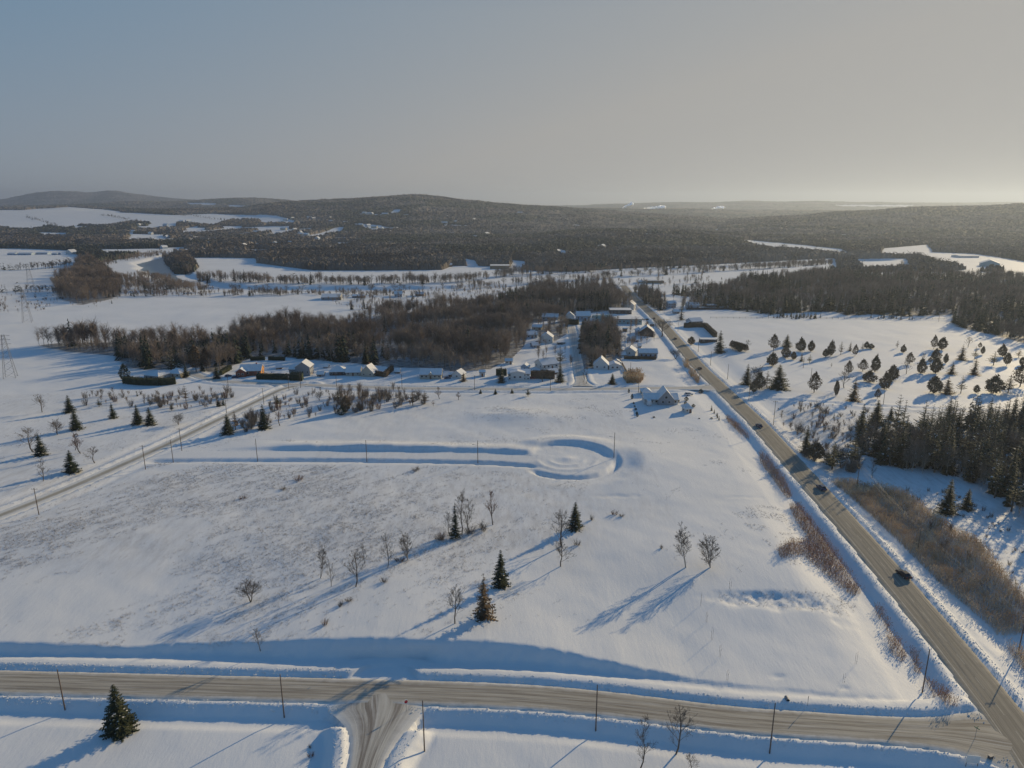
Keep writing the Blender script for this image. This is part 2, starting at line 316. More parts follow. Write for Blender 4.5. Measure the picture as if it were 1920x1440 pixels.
def road_material(name, edge, mid, dark, lines=None, tracks=(.3, .62), hw=5.0):
    m, n, b = newmat(name); b.inputs['Roughness'].default_value = .8
    uv = n.nodes.new('ShaderNodeUVMap'); uv.uv_map = 'UVMap'
    sep = n.nodes.new('ShaderNodeSeparateXYZ'); n.links.new(uv.outputs[0], sep.inputs[0])
    X, Y = sep.outputs[0], sep.outputs[1]                   # X across in metres, Y along in metres
    ax = math_(n, 'DIVIDE', math_(n, 'ABSOLUTE', X), hw)
    s1 = noise(n, mapping(n, uv.outputs[0], (1.3, .035, 1)), 1.0, 4, .6)
    s2 = noise(n, mapping(n, uv.outputs[0], (4.5, .05, 1)), 1.0, 4, .65)
    s3 = noise(n, mapping(n, uv.outputs[0], (.5, .5, 1)), 1.0, 5, .6)
    col = mixc(n, ramp(n, s1, [(.42, (0, 0, 0)), (.58, (1, 1, 1))]), mid, dark)
    col = mixc(n, math_(n, 'MULTIPLY', ramp(n, s2, [(.5, (0, 0, 0)), (.7, (1, 1, 1))]), .55), col, edge)
    e = math_(n, 'ADD', ax, math_(n, 'MULTIPLY', math_(n, 'SUBTRACT', s1, .5), .7))
    e = math_(n, 'ADD', e, math_(n, 'MULTIPLY', math_(n, 'SUBTRACT', s3, .5), .35))
    col = mixc(n, ramp(n, e, [(tracks[0], (0, 0, 0)), (tracks[1], (1, 1, 1))]), col, edge)
    for (off, wd, c, dash, st) in (lines or []):
        dd = math_(n, 'ABSOLUTE', math_(n, 'SUBTRACT', X, off))
        k = math_(n, 'LESS_THAN', dd, wd)
        if dash: k = math_(n, 'MULTIPLY', k, math_(n, 'GREATER_THAN', math_(n, 'FRACT', math_(n, 'DIVIDE', Y, dash)), .55))
        k = math_(n, 'MULTIPLY', k, math_(n, 'MULTIPLY', ramp(n, s3, [(.3, (.3, .3, .3)), (.6, (1, 1, 1))]), st))
        col = mixc(n, k, col, c)
    n.links.new(col, b.inputs['Base Color'])
    bump(n, b, math_(n, 'ADD', s2, s3), .25, .12)
    return m
SNOWC = (.74, .73, .70)
M['cross'] = road_material('sanded_snow_road', SNOWC, (.47, .42, .34), (.27, .235, .19), None, (.62, 1.0), 4.6)
M['side'] = road_material('rutted_snow_road', SNOWC, (.55, .52, .46), (.25, .22, .19), None, (.45, .95), 3.4)
M['left'] = road_material('left_snow_road', SNOWC, (.46, .41, .33), (.28, .25, .2), None, (.15, .55), 4.0)
M['street'] = road_material('street_snow', SNOWC, (.6, .58, .54), (.45, .42, .38), None, (.4, .9), 4.0)
M['highway'] = road_material('salted_asphalt', (.47, .42, .34), (.27, .245, .205), (.20, .183, .155), [(0.0, .09, (.6, .56, .45), 9.0, .7), (-3.55, .12, (.58, .52, .4), None, .45), (3.5, .12, (.6, .56, .48), None, .8), (-1.75, .25, (.40, .36, .28), None, .45)], (.72, 1.25), 5.2)

# ------------------------------------------------------------------ mesh helpers
COL = SC.collection
def mesh(name, V, F, mats, midx=None, smooth=False, uv=None):
    V = np.asarray(V, np.float32); me = bpy.data.meshes.new(name)
    if isinstance(F, np.ndarray):
        k = F.shape[1]; nf = len(F); me.vertices.add(len(V)); me.vertices.foreach_set('co', V.ravel())
        me.loops.add(nf * k); me.loops.foreach_set('vertex_index', F.astype(np.int32).ravel())
        me.polygons.add(nf); me.polygons.foreach_set('loop_start', np.arange(0, nf * k, k, dtype=np.int32))
    else:
        me.from_pydata([tuple(map(float, p)) for p in V], [], [tuple(int(i) for i in f) for f in F])
    for m in mats: me.materials.append(m)
    if midx is not None: me.polygons.foreach_set('material_index', np.asarray(midx, np.int32))
    if uv is not None:
        l = me.uv_layers.new(name='UVMap'); vi = np.zeros(len(me.loops), np.int32); me.loops.foreach_get('vertex_index', vi)
        l.data.foreach_set('uv', np.asarray(uv, np.float32)[vi].ravel())
    me.update(calc_edges=True)
    me.polygons.foreach_set('use_smooth', [smooth] * len(me.polygons))
    return me
def tag(o, label=None, cat=None, group=None, kind=None):
    if label: o['label'] = label
    if cat: o['category'] = cat
    if group: o['group'] = group
    if kind: o['kind'] = kind
    return o
def ob(name, data, parent=None, **k):
    o = bpy.data.objects.new(name, data); COL.objects.link(o)
    if parent is not None: o.parent = parent
    return tag(o, **k)
def empty(name, loc, rz=0, sc=1, **k):
    o = bpy.data.objects.new(name, None); COL.objects.link(o); o.location = tuple(map(float, loc)); o.rotation_euler = (0, 0, rz)
    o.scale = (sc, sc, sc) if not hasattr(sc, '__len__') else sc
    o.empty_display_size = .5
    return tag(o, **k)
def grid_faces(nx, ny):
    i = np.arange(nx - 1)[None, :] + nx * np.arange(ny - 1)[:, None]; i = i.ravel()
    return np.stack([i, i + 1, i + nx + 1, i + nx], 1)
def inpoly(px, py, poly):
    poly = np.asarray(poly, float); c = np.zeros(px.shape, bool); j = len(poly) - 1
    for i in range(len(poly)):
        xi, yi = poly[i]; xj, yj = poly[j]
        if yi != yj: c ^= ((yi > py) != (yj > py)) & (px < (xj - xi) * (py - yi) / (yj - yi) + xi)
        j = i
    return c
def wpoly(pts):
    return at([p[0] for p in pts], [p[1] for p in pts])[:, :2]
def scatter(poly, dens, g=rng, grid=False):
    poly = np.asarray(poly); lo = poly.min(0); hi = poly.max(0); n = int(np.prod(hi - lo) * dens)
    p = g.random((n, 2)) * (hi - lo) + lo
    return p[inpoly(p[:, 0], p[:, 1], poly)]

# ------------------------------------------------------------------ woods (ground outlines, pixels)
W = {}
W['main'] = [(70, 648), (130, 660), (215, 667), (235, 690), (300, 694), (370, 690), (400, 700), (425, 690), (470, 672), (520, 668), (600, 676), (700, 684), (740, 690), (800, 690), (860, 698), (920, 692), (960, 672), (982, 650), (990, 628), (1000, 606), (1040, 600), (1062, 596), (1080, 590), (1120, 585), (1150, 582), (1185, 582), (1150, 545), (1120, 541), (1070, 540), (1000, 545), (975, 555), (900, 566), (860, 572), (800, 585), (720, 588), (690, 600), (640, 606), (560, 612), (470, 622), (400, 640), (300, 640), (200, 642), (120, 642)]
W['mid'] = [(1092, 622), (1086, 655), (1092, 693), (1120, 690), (1150, 676), (1166, 672), (1162, 645), (1150, 612), (1120, 606)]
W['backlots'] = [(1000, 612), (1062, 600), (1066, 625), (1040, 640), (1010, 632)]
W['riverbend'] = [(96, 530), (140, 505), (150, 490), (172, 488), (205, 515), (232, 528), (228, 552), (205, 562), (150, 572), (110, 560)]
W['rivertip'] = [(306, 484), (350, 480), (368, 500), (360, 514), (330, 512)]
W['right'] = [(1260, 552), (1290, 547), (1340, 540), (1400, 528), (1500, 516), (1620, 514), (1700, 518), (1800, 520), (1900, 520), (2050, 520), (2050, 660), (1920, 645), (1860, 628), (1790, 612), (1782, 590), (1700, 594), (1640, 590), (1590, 592), (1560, 584), (1440, 590), (1400, 585), (1330, 577), (1290, 575), (1310, 560)]
W['roadside'] = [(1186, 548), (1205, 546), (1240, 560), (1238, 585), (1212, 572)]
WP = {k: wpoly(v) for k, v in W.items()}
OPEN = [
    [(-400, 395), (-50, 394), (30, 394), (130, 388), (210, 394), (230, 398), (330, 403), (400, 401), (520, 405), (515, 411), (430, 414), (400, 424), (350, 419), (300, 420), (250, 416), (200, 424), (150, 422), (125, 430), (90, 424), (60, 432), (-50, 424), (-400, 430)],
    [(350, 380), (408, 381), (400, 385), (356, 384)], [(425, 384), (470, 387), (465, 390), (430, 389)], [(72, 436), (125, 436), (128, 446), (80, 444)],
    [(-400, 466), (0, 466), (60, 466), (135, 470), (155, 485), (150, 492), (150, 520), (100, 560), (-400, 560)],
    [(183, 468), (290, 466), (320, 474), (300, 480), (200, 480)], [(150, 478), (170, 484), (120, 512), (112, 510)],
    [(355, 483), (480, 484), (483, 493), (590, 507), (700, 507), (830, 506), (850, 498), (960, 500), (1000, 508), (1060, 510), (1200, 502), (1350, 495), (1500, 487), (1565, 484), (1575, 508), (1400, 518), (1290, 526), (1250, 522), (1310, 545), (1230, 560), (1160, 545), (1000, 548), (620, 605), (-400, 620), (-400, 540), (200, 560), (230, 520), (180, 500), (200, 490), (300, 474), (330, 476), (306, 490), (330, 515), (360, 515), (372, 500)],
    [(1395, 449), (1440, 453), (1580, 467), (1600, 481), (1440, 468), (1395, 458)], [(1655, 466), (1740, 458), (1750, 470), (1740, 484), (1650, 482)],
    [(1712, 471), (1830, 476), (1920, 490), (1980, 500), (1980, 516), (1800, 504), (1730, 488)], [(1600, 485), (1700, 485), (1712, 506), (1620, 508)], [(1780, 508), (1862, 500), (1872, 506), (1800, 513)],
    [(662, 419), (700, 421), (748, 430), (700, 433), (668, 425)], [(672, 400), (730, 402), (728, 406), (676, 404)], [(560, 436), (580, 438), (578, 446), (562, 444)], [(482, 402), (520, 404), (555, 415), (550, 420), (490, 420)],
    [(1118, 458), (1145, 460), (1140, 470), (1122, 468)], [(1044, 466), (1062, 470), (1060, 484), (1046, 480)], [(865, 484), (890, 488), (900, 502), (880, 505)], [(960, 488), (985, 490), (988, 504), (958, 503)],
    [(1352, 430), (1345, 428), (1338, 434), (1344, 436)], [(240, 438), (300, 440), (330, 452), (300, 455), (250, 448)], [(1560, 384), (1720, 384), (1700, 388), (1580, 388)],
    [(290, 416), (330, 418), (330, 428), (260, 430)], [(0, 505), (60, 512), (110, 560), (0, 560)],
    [(1265, 535), (1330, 520), (1350, 528), (1300, 545)], [(1340, 545), (1440, 528), (1444, 533), (1350, 556), (1250, 575), (1220, 560)],
]
def far_forest(x, y, z):
    u, v = project(x, y, z); o = np.zeros(u.shape, bool)
    for p in OPEN: o |= inpoly(u + 3 * fbm(x / 60, y / 60, 4, 2), v + fbm(x / 90, y / 90, 6, 2), p)
    vil = (u > 140) & (u < 660) & (v > 424) & (v < 478) & (vnoise(x / 60, y / 110, 41) > .62); vil |= (u > 540) & (u < 1250) & (v > 392) & (v < 480) & (vnoise(x / 70, y / 90, 43) > .86); vil |= (u > 1250) & (v > 430) & (v < 520) & (vnoise(x / 120, y / 80, 47) > .88)
    return (~o) & (~vil) & (y > 1180)

# ------------------------------------------------------------------ ground
def axis(lim0, step0, lim1, k):
    a = list(np.arange(0, lim0, step0)); s = a[-1]
    while s < lim1:
        s += max(step0, k * s); a.append(s)
    return np.array(a)
xr = axis(105, .65, 12500, .0085); xs = np.r_[-xr[:0:-1], xr]
ys = [60.0]
while ys[-1] < 14900: ys.append(ys[-1] + max(.55, .0042 * ys[-1]))
ys = np.array(ys)
GX, GY = np.meshgrid(xs, ys); GZ = h(GX, GY, carve=True)
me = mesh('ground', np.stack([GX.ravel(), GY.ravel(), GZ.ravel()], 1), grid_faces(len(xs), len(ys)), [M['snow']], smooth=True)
cov = np.zeros((GX.size, 4), np.float32); cov[:, 3] = 1; gx, gy, gz = GX.ravel(), GY.ravel(), GZ.ravel()
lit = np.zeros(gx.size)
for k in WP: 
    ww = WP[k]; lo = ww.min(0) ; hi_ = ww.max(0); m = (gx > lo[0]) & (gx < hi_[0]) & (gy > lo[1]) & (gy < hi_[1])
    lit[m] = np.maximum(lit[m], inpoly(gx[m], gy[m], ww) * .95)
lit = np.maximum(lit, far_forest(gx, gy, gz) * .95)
cov[:, 0] = lit  # red channel: where tree shade and undergrowth are painted on the ground
u_, v_ = project(gx, gy, gz)
stub = sstep(-60, -20, -gx - 20) * sstep(178, 215, gy) * (1 - sstep(262, 280, gy)) * .9 + .35 * sstep(200, 240, gy) * (1 - sstep(420, 450, gy)) * (gx > -90) * (gx < 60) + .8 * (u_ > 1440) * (v_ > 770) * (v_ < 1000) * (gx > 128) + .5 * inpoly(u_, v_, [(0, 505), (110, 510), (130, 560), (0, 590)]) + .45 * inpoly(u_, v_, [(0, 740), (440, 740), (380, 800), (0, 900)])
cov[:, 1] = np.clip(stub * (.45 + 1.1 * (vnoise(gx / 22, gy / 14, 5))), 0, 1)
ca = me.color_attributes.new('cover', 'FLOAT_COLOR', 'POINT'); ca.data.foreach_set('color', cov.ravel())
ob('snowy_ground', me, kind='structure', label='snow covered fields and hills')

# ------------------------------------------------------------------ road sheets
def ribbon(name, rd, matn, off=.0, label=None, hw=None, s0=0, s1=1e9):
    hw = hw or rd['hw']; X, Y, Z = rd['x'], rd['y'], rd['z']; s = np.r_[0, np.cumsum(np.hypot(np.diff(X), np.diff(Y)))]
    t = np.arange(max(0, s0), min(s[-1], s1), 2.0); x_, y_, z_ = (np.interp(t, s, q) for q in (X, Y, Z))
    tx, ty = np.gradient(x_), np.gradient(y_); L = np.hypot(tx, ty); nx, ny = -ty / L, tx / L
    K = 15; offs = np.linspace(-hw, hw, K); V = []; UV = []
    key = [q for q in ROADS if ROADS[q] is rd][0]; S = s[-1]; fl_ = 0 * t
    for (end, off_, wd, ln) in FLARE.get(key, []): fl_ = fl_ + wd * np.exp(-(np.abs(t - (S if end else 0) - off_) / ln) ** 1.3)
    for k, o_ in enumerate(offs):
        o_ = o_ * (1 + fl_ / hw)
        e = o_ + (.35 * fbm(t / 3.1, t * 0 + k, 3, 3) if k in (0, K - 1) else 0)
        px, py = x_ + nx * e, y_ + ny * e
        V.append(np.stack([px, py, z_ + off + (.0 if k in (0, K - 1) else .03 + .03 * (1 - (o_ / hw) ** 2)) - (.25 if k in (0, K - 1) else 0)], 1)); UV.append(np.stack([e / (1 + fl_ / hw), t], 1))
    V = np.stack(V, 1).reshape(-1, 3); UV = np.stack(UV, 1).reshape(-1, 2)
    me = mesh(name, V, grid_faces(K, len(t)), [M[matn]], smooth=True, uv=UV)
    return ob(name, me, kind='structure', label=label)
ribbon('highway', ROADS['highway'], 'highway', .012, 'two lane asphalt highway salted and bare of snow')
ribbon('cross_road', ROADS['cross_road'], 'cross', .004, 'sanded snow packed road along the bottom')
ribbon('side_road', ROADS['side_road'], 'side', .008, 'rutted snowy side road', s0=1)
ribbon('country_road', ROADS['left_road'], 'left', .004, 'sanded road climbing from the left')
ribbon('residential_street', ROADS['street'], 'street', 0, 'snow packed street in front of the houses', s1=1e9)
ribbon('village_street', ROADS['village_street'], 'street', .01, 'snowy street running between the village gardens', s0=2)

# ------------------------------------------------------------------ plant prototypes
M['bark'] = mat('grey_brown_bark', (.12, .10, .085), .9, .3, .8)
M['twig'] = mat('bare_twigs', (.13, .105, .085), .9, .3, .12, col2=(.19, .165, .14))
M['redtwig'] = mat('reddish_twigs', (.17, .10, .075), .9, .3, .3)
M['birch'] = mat('pale_birch_bark', (.42, .38, .34), .8, .2, 2)
M['woodtwig'] = mat('woodland_twigs', (.16, .125, .10), .9, .3, .03, col2=(.37, .29, .22))
M['spruce'] = mat('spruce_needles', (.018, .032, .02), .85, .4, .6, col2=(.045, .06, .032))
M['pine'] = mat('pine_needles', (.03, .042, .022), .85, .4, .5, col2=(.075, .08, .04))
M['cedar'] = mat('winter_cedar_foliage', (.10, .085, .05), .9, .4, .12, col2=(.24, .17, .11))
M['brownfir'] = mat('browning_needles', (.08, .06, .04), .9, .4, .3, col2=(.19, .13, .08))
M['fargreen'] = mat('distant_conifers', (.03, .04, .03), .9, .3, .01, col2=(.06, .065, .045))
M['farwood'] = mat('distant_bare_wood', (.06, .052, .047), .95, .3, .005, col2=(.21, .18, .15))
M['reed'] = mat('dry_reeds', (.36, .22, .11), .9, .3, .2, col2=(.70, .50, .30))
M['redreed'] = mat('rusty_reeds', (.24, .12, .065), .9, .3, .35, col2=(.48, .28, .15))
M['plume'] = mat('reed_plumes', (.50, .35, .2), .9, .3, .2, col2=(.80, .64, .42)); M['redplume'] = mat('rusty_plumes', (.33, .19, .11), .9, .3, .3, col2=(.55, .36, .22))
M['grass'] = mat('dry_grass', (.22, .18, .14), .9, .3, .3, col2=(.36, .31, .26))
M['snowcap'] = mat('settled_snow', (.78, .78, .78), .7, .05, .5)

def tubes(P0_, P1_, r0, r1, sides=3):
    P0_ = np.asarray(P0_); P1_ = np.asarray(P1_); n = len(P0_); d = P1_ - P0_; d /= np.linalg.norm(d, axis=1, keepdims=True) + 1e-9
    ref = np.where(np.abs(d[:, 2:3]) > .9, np.array([[1., 0, 0]]), np.array([[0, 0, 1.]])); a = np.cross(d, ref); a /= np.linalg.norm(a, axis=1, keepdims=True) + 1e-9; b = np.cross(d, a)
    V = []
    for P, r in ((P0_, r0), (P1_, r1)):
        for k in range(sides):
            t = 2 * math.pi * k / sides; V.append(P + (a * math.cos(t) + b * math.sin(t)) * np.asarray(r).reshape(-1, 1))
    V = np.stack(V, 1).reshape(-1, 3); F = []
    base = np.arange(n)[:, None] * (2 * sides)
    for k in range(sides):
        k2 = (k + 1) % sides; F.append(base + np.array([[k, k2, sides + k2, sides + k]]))
    return V, np.concatenate(F)
def slivers(P0_, P1_, wd, g):
    d = P1_ - P0_; a = g.normal(size=d.shape); a = np.cross(d, a); a /= np.linalg.norm(a, axis=1, keepdims=True) + 1e-9
    wd = np.asarray(wd).reshape(-1, 1); V = np.stack([P0_ - a * wd, P0_ + a * wd, P1_], 1).reshape(-1, 3)
    return V, np.arange(len(V)).reshape(-1, 3)
def join(parts):
    V = []; F = []; I = []; o = 0
    for v, f, i in parts: V.append(v); F.append(f + o); I.append(np.full(len(f), i)); o += len(v)
    return np.concatenate(V), np.concatenate(F), np.concatenate(I)
def bare(seed, hgt=10, spread=.32, base=.25, n1=18, n2=7, n3=4, r=.14, rise=1.1, stems=1, shape=.7, lean=.05):
    """trunk segments and branch segments of one leafless tree"""
    g = np.random.default_rng(seed); T = []; B = []
    for s in range(stems):
        az = g.uniform(0, 6.28); dl = np.array([math.cos(az), math.sin(az), 0]) * (lean if stems == 1 else .16 + .1 * g.random())
        hh = hgt * (1 if s == 0 else g.uniform(.75, .95)); K = 7; zt = np.linspace(0, hh * .96, K)
        pts = np.stack([dl[0] * zt + .015 * hh * np.cumsum(g.normal(size=K)) * (zt > 0), dl[1] * zt + .015 * hh * np.cumsum(g.normal(size=K)) * (zt > 0), zt], 1)
        rr = r * (1 - zt / hh) ** .8 + .02
        T.append((pts[:-1], pts[1:], rr[:-1], rr[1:]))
        f = base + (1 - base) * g.random(n1) ** .85 * .97; z = f * hh * .96
        S = np.stack([np.interp(z, zt, pts[:, k]) for k in range(3)], 1)
        th = np.arange(n1) * 2.4 + g.uniform(-.5, .5, n1); L = spread * hh * (1 - f) ** shape * g.uniform(.7, 1.25, n1) * (1.3 if base < .4 else 1.5) + .05 * hh
        out = np.stack([np.cos(th), np.sin(th), np.full(n1, rise) * g.uniform(.7, 1.3, n1)], 1); out /= np.linalg.norm(out, axis=1, keepdims=True)
        r1 = r * .38 * (1 - f * .6)
        def split(S, D, L, rb, nk, ang):
            mid = S + D * (L * .5)[:, None]; D2 = D + np.array([0, 0, .25]) + g.normal(size=D.shape) * .12; D2 /= np.linalg.norm(D2, axis=1, keepdims=True)
            end = mid + D2 * (L * .5)[:, None]
            B.append((S, mid, rb, rb * .65)); B.append((mid, end, rb * .65, rb * .2 + .005))
            if not nk: return None
            n = len(S); t = g.uniform(.2, 1, (n, nk)); Sc = np.where((t < .5)[..., None], S[:, None] + D[:, None] * (L[:, None] * t)[..., None], mid[:, None] + D2[:, None] * (L[:, None] * (t - .5))[..., None])
            Dc = D[:, None] + g.normal(size=(n, nk, 3)) * ang + np.array([0, 0, .15]); Dc /= np.linalg.norm(Dc, axis=2, keepdims=True)
            Lc = L[:, None] * (1.05 - t * .6) * g.uniform(.35, .7, (n, nk)); rc = np.repeat((rb * .5)[:, None], nk, 1)
            return Sc.reshape(-1, 3), Dc.reshape(-1, 3), Lc.ravel(), rc.ravel()
        c = split(S, out, L, r1, n2, .5)
        if c and n2: 
            c = split(*c, n3, .6)
            if c and n3: split(*c, 0, .6)
    return T, B
def cat_(L): return tuple(np.concatenate([q[k] for q in L]) for k in range(4))
PROTO = {}
def proto_mesh(name, V, F, mats, I=None, smooth=False): return mesh(name, V, F, mats, I, smooth)
def dims(V): return float(np.percentile(np.abs(V[:, :2]), 97)) * 2, float(V[:, 2].max())
def make_bare(key, seed, tw='twig', bk='bark', minr=.018, **k):
    T, B = bare(seed, **k); t = cat_(T); b = cat_(B)
    tv, tf = tubes(t[0], t[1], t[2], t[3], 5); bv, bf = tubes(b[0], b[1], np.maximum(b[2], minr), np.maximum(b[3], minr * .7), 3)
    PROTO[key] = dict(parts=[('trunk', proto_mesh('trunk', tv, tf, [M[bk]], smooth=True)), ('crown', proto_mesh('crown', bv, bf, [M[tw]]))], dim=dims(bv))
def conifer(seed, hgt=12, wid=5, tiers=26, per=11, droop=.35, base=.04, gap=.15, ns=5, jag=.2, top=1.0):
    g = np.random.default_rng(seed); V = []
    for i in range(tiers):
        f = base + (1 - base) * (max(0, i + g.uniform(-.3, .3)) / tiers) ** .95; f = min(max(f, base), .99); z = f * hgt
        L0 = wid / 2 * (1 - f) ** .82 * top + .12
        nb = max(5, int(per * (1 - f * .5)))
        for j in range(nb):
            if g.random() < gap: continue
            th = j * 6.283 / nb + i * 1.3 + g.uniform(-.3, .3); L = L0 * g.uniform(1 - jag * 2, 1 + jag); o = np.array([math.cos(th), math.sin(th), 0]); sd = np.array([-o[1], o[0], 0])
            P = [np.array([0, 0, z]) + o * L * t + np.array([0, 0, (-droop * t + .28 * t * t * (droop > 0) + g.normal() * .02) * L]) for t in np.linspace(0, 1, ns + 1)]
            for k in range(ns):
                wd = L * .34 * (1 - (k / ns) ** 1.5) + .08; dz = np.array([0, 0, -.16 * wd - g.random() * .1])
                a, b = P[k], P[k + 1]; ex = o * wd * .55
                V += [a, a + sd * wd + dz + ex, b + dz * .3, a, b + dz * .3, a - sd * wd + dz + ex]
    V = np.array(V); return V, np.arange(len(V)).reshape(-1, 3)
def make_conifer(key, seed, m='spruce', **k):
    V, F = conifer(seed, **k); hgt = k.get('hgt', 12); z = np.array([0, hgt * .3, hgt * .65, hgt * .97]); c = np.stack([0 * z, 0 * z, z], 1); rr = np.array([.2, .15, .09, .02]) * hgt / 12
    tv, tf = tubes(c[:-1], c[1:], rr[:-1], rr[1:], 6)
    PROTO[key] = dict(parts=[('trunk', proto_mesh('trunk', tv, tf, [M['bark']], smooth=True)), ('crown', proto_mesh('crown', V, F, [M[m], M['snowcap']], (np.random.default_rng(seed + 9).random(len(F)) < .035).astype(int)))], dim=(k.get('wid', 5) * .95, hgt))
def leafball(seed, hgt=6, wid=5, base=.26, n=1500, sz=.24, lumps=9, pointy=.3):
    g = np.random.default_rng(seed); f = g.random(n * 2) ** .9; th = g.uniform(0, 6.283, n * 2); pr = np.sin(np.pi * np.clip(f, 0, 1) ** (.86 - .2 * pointy)) ** .7 * (1 - pointy * .3 * f)
    bump_ = 1 + .55 * (vnoise(th * 1.3 + seed, f * 4.5, seed) - .5) + .3 * (vnoise(th * 3.1, f * 9, seed + 2) - .5)
    rad = wid / 2 * pr * bump_ * g.uniform(.35, 1.0, n * 2) ** .5; z = hgt * (base + (1 - base) * f) * (1 + .06 * g.normal(size=n * 2))
    P = np.stack([np.cos(th) * rad, np.sin(th) * rad, z], 1); keep = vnoise(th * 2.2 + 3, f * 6, seed + 5) > .22; P = P[keep][:n]; m = len(P); A = g.normal(size=(m, 3)) * sz; B_ = g.normal(size=(m, 3)) * sz
    V = np.stack([P, P + A, P + B_], 1).reshape(-1, 3); return V, np.arange(len(V)).reshape(-1, 3)
def make_ball(key, seed, m='cedar', **k):
    V, F = leafball(seed, **k); hgt = k.get('hgt', 6); wd_ = float(np.percentile(np.hypot(V[:, 0], V[:, 1]), 93)) * 2; g = np.random.default_rng(seed)
    z = np.array([0, hgt * .3, hgt * .6]); c = np.stack([0 * z, 0 * z, z], 1); tv, tf = tubes(c[:-1], c[1:], np.array([.16, .11]), np.array([.11, .05]), 6)
    S = np.repeat(np.array([[0, 0, hgt * .22]]), 9, 0) + np.array([0, 0, 1]) * g.random((9, 1)) * hgt * .25; D = g.normal(size=(9, 3)) * np.array([.25, .25, .1]) * k.get('wid', 5) + np.array([0, 0, hgt * .25])
    bv, bf = tubes(S, S + D, np.full(9, .07), np.full(9, .02), 3); tv, tf, _ = join([(tv, tf, 0), (bv, bf, 0)])
    PROTO[key] = dict(parts=[('trunk', proto_mesh('trunk', tv, tf, [M['bark']])), ('crown', proto_mesh('crown', V, F, [M[m]]))], dim=(wd_, float(np.percentile(V[:, 2], 99.3))))
for i in range(3): make_bare('bare%d' % i, 20 + i, hgt=10, n1=22, n2=7, n3=4, rise=1.25, base=.16)
make_bare('tall0', 31, hgt=14, spread=.2, n1=26, n2=6, n3=4, rise=1.8, base=.2); make_bare('tall1', 32, hgt=14, spread=.24, n1=26, n2=6, n3=4, rise=1.5, base=.15)
make_bare('red0', 41, tw='redtwig', hgt=10, spread=.26, n1=26, n2=7, n3=3, rise=1.9, base=.12)
make_bare('birch0', 51, bk='birch', hgt=12, spread=.2, n1=22, n2=8, n3=4, rise=1.2, base=.2, stems=2, r=.12)
make_bare('birch1', 52, bk='birch', hgt=12, spread=.22, n1=20, n2=8, n3=4, rise=1.2, base=.1, stems=3, r=.1)
make_bare('elm', 55, hgt=14, spread=.5, n1=26, n2=9, n3=5, rise=1.1, base=.3, r=.4, shape=.35)
make_bare('wide0', 56, hgt=9, spread=.42, n1=26, n2=8, n3=4, rise=1.3, base=.12, shape=.5, stems=2)
def make_shrub(key, seed, m='twig', hgt=3, n=26, n2=5, wid=.24, minr=.015):
    g = np.random.default_rng(seed); th = g.uniform(0, 6.28, n); D = np.stack([np.cos(th) * wid, np.sin(th) * wid, np.ones(n)], 1) * g.uniform(.5, 1, (n, 1)); S = np.stack([np.cos(th), np.sin(th), 0 * th], 1) * g.random((n, 1)) * hgt * .22
    L = hgt * g.uniform(.35, 1, n); E = S + D / np.linalg.norm(D, axis=1, keepdims=True) * L[:, None]
    t = g.uniform(.12, .95, (n, n2)); Sc = (S[:, None] + (E - S)[:, None] * t[..., None]).reshape(-1, 3); Dc = np.repeat((E - S)[:, None], n2, 1).reshape(-1, 3); Dc /= np.linalg.norm(Dc, axis=1, keepdims=True); Dc = Dc + g.normal(size=Dc.shape) * .4
    Ec = Sc + Dc * np.repeat(L, n2)[:, None] * .33
    a = np.concatenate([S, Sc]); b = np.concatenate([E, Ec]); r0 = np.r_[np.full(n, minr * 1.9), np.full(len(Sc), minr)]; v, f = tubes(a, b, r0, r0 * .5, 3)
    PROTO[key] = dict(mesh=proto_mesh('shrub', v, f, [M[m]]), dim=dims(v))
for i in range(3): make_shrub('shrub%d' % i, 60 + i, n=30, n2=7)
make_shrub('redshrub', 64, 'redtwig', n=34, n2=6); make_shrub('whip', 65, hgt=3, n=2, n2=6, wid=.06, minr=.03)
make_shrub('bushy', 66, hgt=4, n=50, n2=10, wid=.34)
for i in range(3): make_conifer('spruce%d' % i, 70 + i, tiers=28, per=12)
make_conifer('narrow', 74, wid=3.6, tiers=26, per=10, gap=.3); make_conifer('brownspruce', 75, m='brownfir', wid=6, tiers=26, per=11, gap=.3, jag=.3)
make_conifer('greenspruce', 76, m='pine', wid=7.6, tiers=34, per=16, ns=7, gap=.1, jag=.16)
make_conifer('pine0', 77, m='pine', wid=7, tiers=13, per=9, droop=-.35, base=.18, gap=.25, jag=.35); make_conifer('pine1', 78, m='pine', wid=6, tiers=15, per=9, droop=-.25, base=.25, gap=.3, jag=.35)
make_conifer('scots', 79, m='brownfir', wid=6, tiers=14, per=9, droop=-.3, base=.2, gap=.3, jag=.35)
for i in range(4): make_ball('cedar%d' % i, 80 + i, wid=5 + i * .4, pointy=[.15, .45, .3, .6][i], base=[.1, .12, .2, .08][i], sz=.36, n=1250)
make_ball('darkball', 88, m='spruce', wid=6, base=.02, pointy=.2)
make_ball('browntree', 89, m='brownfir', wid=5, base=.2, pointy=.7, n=1100)
for p_ in PROTO.values():
    if 'mesh' in p_: p_['dim'] = (max(p_['dim'][0], .6), p_['dim'][1])

